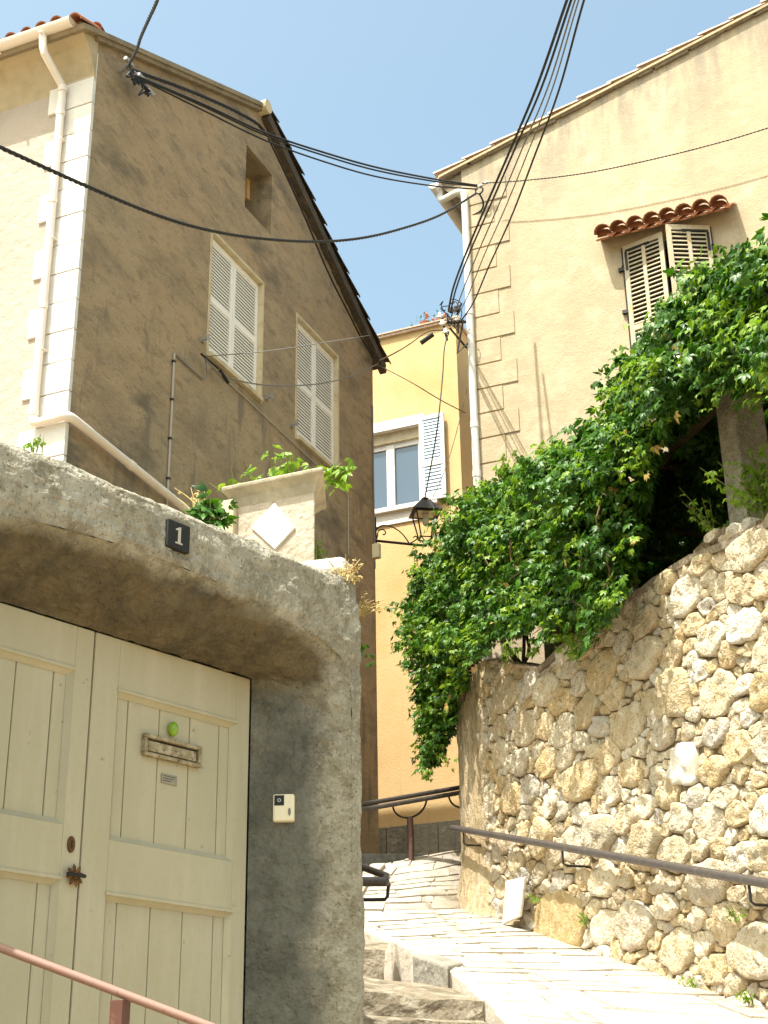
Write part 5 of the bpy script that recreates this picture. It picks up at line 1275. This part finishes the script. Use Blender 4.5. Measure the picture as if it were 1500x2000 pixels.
# bracket with insulators on gable
bk = thing('cable_bracket', gB, 'iron cable bracket with tangled ends near the top of the gable wall', 'bracket')
mb = MB(); mb.tube([gB-V(.1,0,0), gB+V(.12,-.05,.02)], .018, 8); mb.tube([gB+V(.05,-.1,0), gB+V(.1,.35,-.05)], .014, 8); mb.tube([gB+V(.08,.1,-.04), gB+V(.1,.45,-.02)], .012, 8); mb.build('bar', K['galv'], bk)
for q_ in ((.1,-.12,.03),(.12,.12,-.02),(.1,.35,-.06)):
    mb = MB(); mb.tube([gB+V(*q_)-V(0,.05,0), gB+V(*q_)+V(0,.05,0)], .026, 8); mb.build('insulator', K['galv'], bk)
mb = MB()
for k in range(13):
    s0 = gB+V(.08, random.uniform(-.1,.25), random.uniform(-.05,.05)); mb.tube(spline([s0, s0+V(random.uniform(0,.06), random.uniform(-.06,.1), -.08), s0+V(.03, random.uniform(-.1,.1), random.uniform(-.25,-.12)), s0+V(.02, random.uniform(-.05,.15), random.uniform(-.15,.05))], 4), .011, 5)
mb.build('cable_ends', K['black'], bk)
cable([hy(x_,y_,YR-.25) for x_,y_ in ((940,358),(1030,352),(1150,337),(1280,310),(1400,280),(1500,250),(1600,215),(1800,130),(2000,30))], .009, 'thin dark cable curving from the right house corner to the right edge', twist=.1, strands=2)
# ring bracket
rb = thing('cable_bracket', rB, 'ring bracket with white insulator holding cables at the right house corner', 'bracket')
mb = MB(); mb.tube([rB+V(.055*math.cos(t),0,.055*math.sin(t)) for t in np.linspace(0,2*math.pi,14)], .012, 6); mb.tube(spline([rB-V(0,0,.05), rB+V(.03,.06,-.17), rB+V(-.03,.13,-.24), rB+V(-.2,.16,-.27)], 4), .014, 6); mb.build('ring', K['iron'], rb)
mb = MB(); mb.tube([rB+V(-.02,0,.06), rB+V(.14,0,.1)], .022, 8); mb.build('insulator', K['white'], rb)
# wires from above down to the insulator cluster
tops = [((1118,-30),(1052,160),(1000,285),(950,400),(912,490),(886,560),(876,606),.013,'black'), ((1126,-30),(1060,165),(1006,290),(956,405),(918,492),(892,560),(880,610),.011,'black'),
        ((1133,-30),(1072,165),(1020,290),(972,405),(935,490),(905,565),(888,612),.008,'grey'), ((1140,-30),(1080,170),(1030,300),(985,410),(945,500),(915,575),(893,618),.007,'grey'), ((1150,-30),(1092,175),(1042,310),(998,425),(955,520),(925,590),(898,630),.010,'black')]
lb = ['thickest leftmost black line of the fan falling from the top edge','second black line of the fan falling from the top edge','thin grey middle line of the fan from the top edge','thin grey line of the fan second from right','rightmost thin black line of the fan from the top edge']
for k, T in enumerate(tops):
    Ds = (11.2,13,14.4,15.8,17.2,18.6,19.5); cable([dep(T[0][0]+230,T[0][1]-560,7.2), dep(T[0][0]+92,T[0][1]-245,9.2)]+[dep(x_,y_,D) for (x_,y_), D in zip(T[:7], Ds)], T[7], lb[k], T[8])
cl = thing('insulator_rack', iC, 'iron rack with white insulators and looping wires on the right house corner', 'insulator rack')
mb = MB(); bx_ = hy(912,665,YR-.02)
mb.tube([iC+V(-.05,0,-.05), hy(925,628,YR)], .02, 8); mb.tube([iC+V(-.02,0,-.14), hy(912,680,YR)], .014, 8); mb.tube([hy(905,625,YR-.25), hy(893,690,YR-.25), hy(925,660,YR)], .014, 8)
mb.tube([iC+V(-.13,0,.1), iC+V(-.06,0,-.32)], .016, 8); mb.tube([iC+V(.12,-.02,.14), iC+V(.1,0,-.25)], .014, 8); mb.build('frame', K['iron'], cl)
for (dx, dz) in ((-.13,.06),(-.1,-.06),(-.06,-.2),(.03,.1),(.12,-.05),(.1,.1)):
    mb = MB(); p = iC+V(dx,-.04,dz); mb.tube([p-V(0,0,.035), p+V(0,0,.035)], .03, 10); mb.tube([p-V(.05,0,.01), p+V(.05,0,-.01)], .012, 6); mb.build('insulator', K['white'] if dz < .1 else K['steel'], cl)
mb = MB()
for k in range(8):
    s0 = iC+V(random.uniform(-.15,.1), random.uniform(-.1,.05), random.uniform(-.1,.2)); mb.tube(spline([s0, s0+V(random.uniform(-.2,.1),-.05,random.uniform(-.1,.12)), s0+V(random.uniform(-.05,.15),0,random.uniform(-.25,.05)), iC+V(.08,0,random.uniform(-.2,.1))], 4), .007, 5)
mb.build('loop_wires', K['black'], cl)
# thin wires around the lantern
eB = hx(738,706,XL+.12)
cable([eB, dep(770,690,18.4), dep(800,672,18.9), dep(835,648,19.3), iC-V(.1,0,.15)], .009, 'brownish wire from the left house eave up to the insulator rack', 'brownwire')
mb = MB(); c = dep(834,662,19.1); mb.tube([c-V(.09,0,.04), c+V(.09,0,.05)], .032, 8); tag(mb.build('cable_splice', K['black']), 'small black splice box hanging on the brownish wire', 'splice box')
cable([eB-V(0,0,.06), dep(800,745,18.8), dep(860,781,19.2), dep(908,806,19.6)], .007, 'thin wire sloping down across the yellow wall to the white downpipe', 'brownwire')
cable([iC-V(.03,0,.2), dep(868,680,19.2), dep(864,740,18.8), dep(852,850,18.6), V(cx_,cy_,zr_+.24)], .009, 'feed wire dropping from the insulator rack to the lantern', 'black')
cable([dep(912,760,19.6), dep(890,850,19), dep(868,920,18.4), dep(846,970,17.9)], .005, 'hair thin wire from the white downpipe slanting to the lantern', 'brownwire')
cB = hx(400,696,XL+.1)
cable([cB, dep(520,686,16.2), dep(640,668,17.3), hx(722,655,XL+.12)], .0055, 'taut thin wire crossing both gable windows', 'grey')
cable([cB-V(0,0,.03), hx(440,735,XL+.12), hx(520,752,XL+.18), hx(620,750,XL+.2), hx(690,733,XL+.14), eB-V(0,0,.04)], .009, 'sagging dark wire crossing both gable windows', 'grey')
mb = MB(); mb.tube([cB+V(0,-.08,-.01), cB+V(0,.32,.0)], .014, 6); c = hx(436,733,XL+.12); mb.tube([c-V(0,.08,-.03), c+V(0,.12,-.04)], .022, 8)
tag(mb.build('wire_anchor', K['black']), 'black wire anchor on the lower left corner of the nearer gable window', 'wire anchor')
# conduits on the gable wall
t = thing('conduit', hx(334,830,XL), 'pale conduit rising on the gable wall and bending down to the window anchor', 'conduit')
mb = MB(); q = [hx(328,968,XL+.02), hx(340,690,XL+.02)]; q[0].y = q[1].y = (q[0].y+q[1].y)/2; mb.tube([q[0]-V(0,0,.3), q[1]], .013, 8); mb.build('riser', K['conduit'], t)
mb = MB(); mb.tube([q[1], hx(395,740,XL+.02)], .011, 8); mb.tube(spline([hx(395,740,XL+.02), hx(403,738,XL+.04), hx(404,722,XL+.06), cB], 4), .007, 6); mb.build('branch', K['grey'], t)
for z_ in np.linspace(q[0].z+.2, q[1].z-.1, 4):
    mb = MB(); mb.box(XL,XL+.035,q[1].y-.02,q[1].y+.02,z_-.012,z_+.012); mb.build('clip', K['iron'], t)
a_ = hx(414,716,XL+.02); b_ = hx(672,958,XL+.02); c_ = hx(680,972,XL+.02); d_ = V(XL+.02, c_.y, hx(682,1090,XL).z)
cable([a_.lerp(b_, k/6) for k in range(7)]+[c_, c_-V(0,0,.05), d_], .009, 'pale cable clipped diagonally under the gable windows then straight down', 'conduit', name='wall_cable')
a_ = V(XL+.015, YRE-.05, 11.7); cable([a_, V(XL+.015,YRE-.05,10.4), V(XL+.02,YRE-.05,9.1)], .010, 'dark cable clipped down the rear corner of the left house', 'grey', name='wall_cable')

for o in list(bpy.data.objects):
    if '_o' in o: del o['_o']
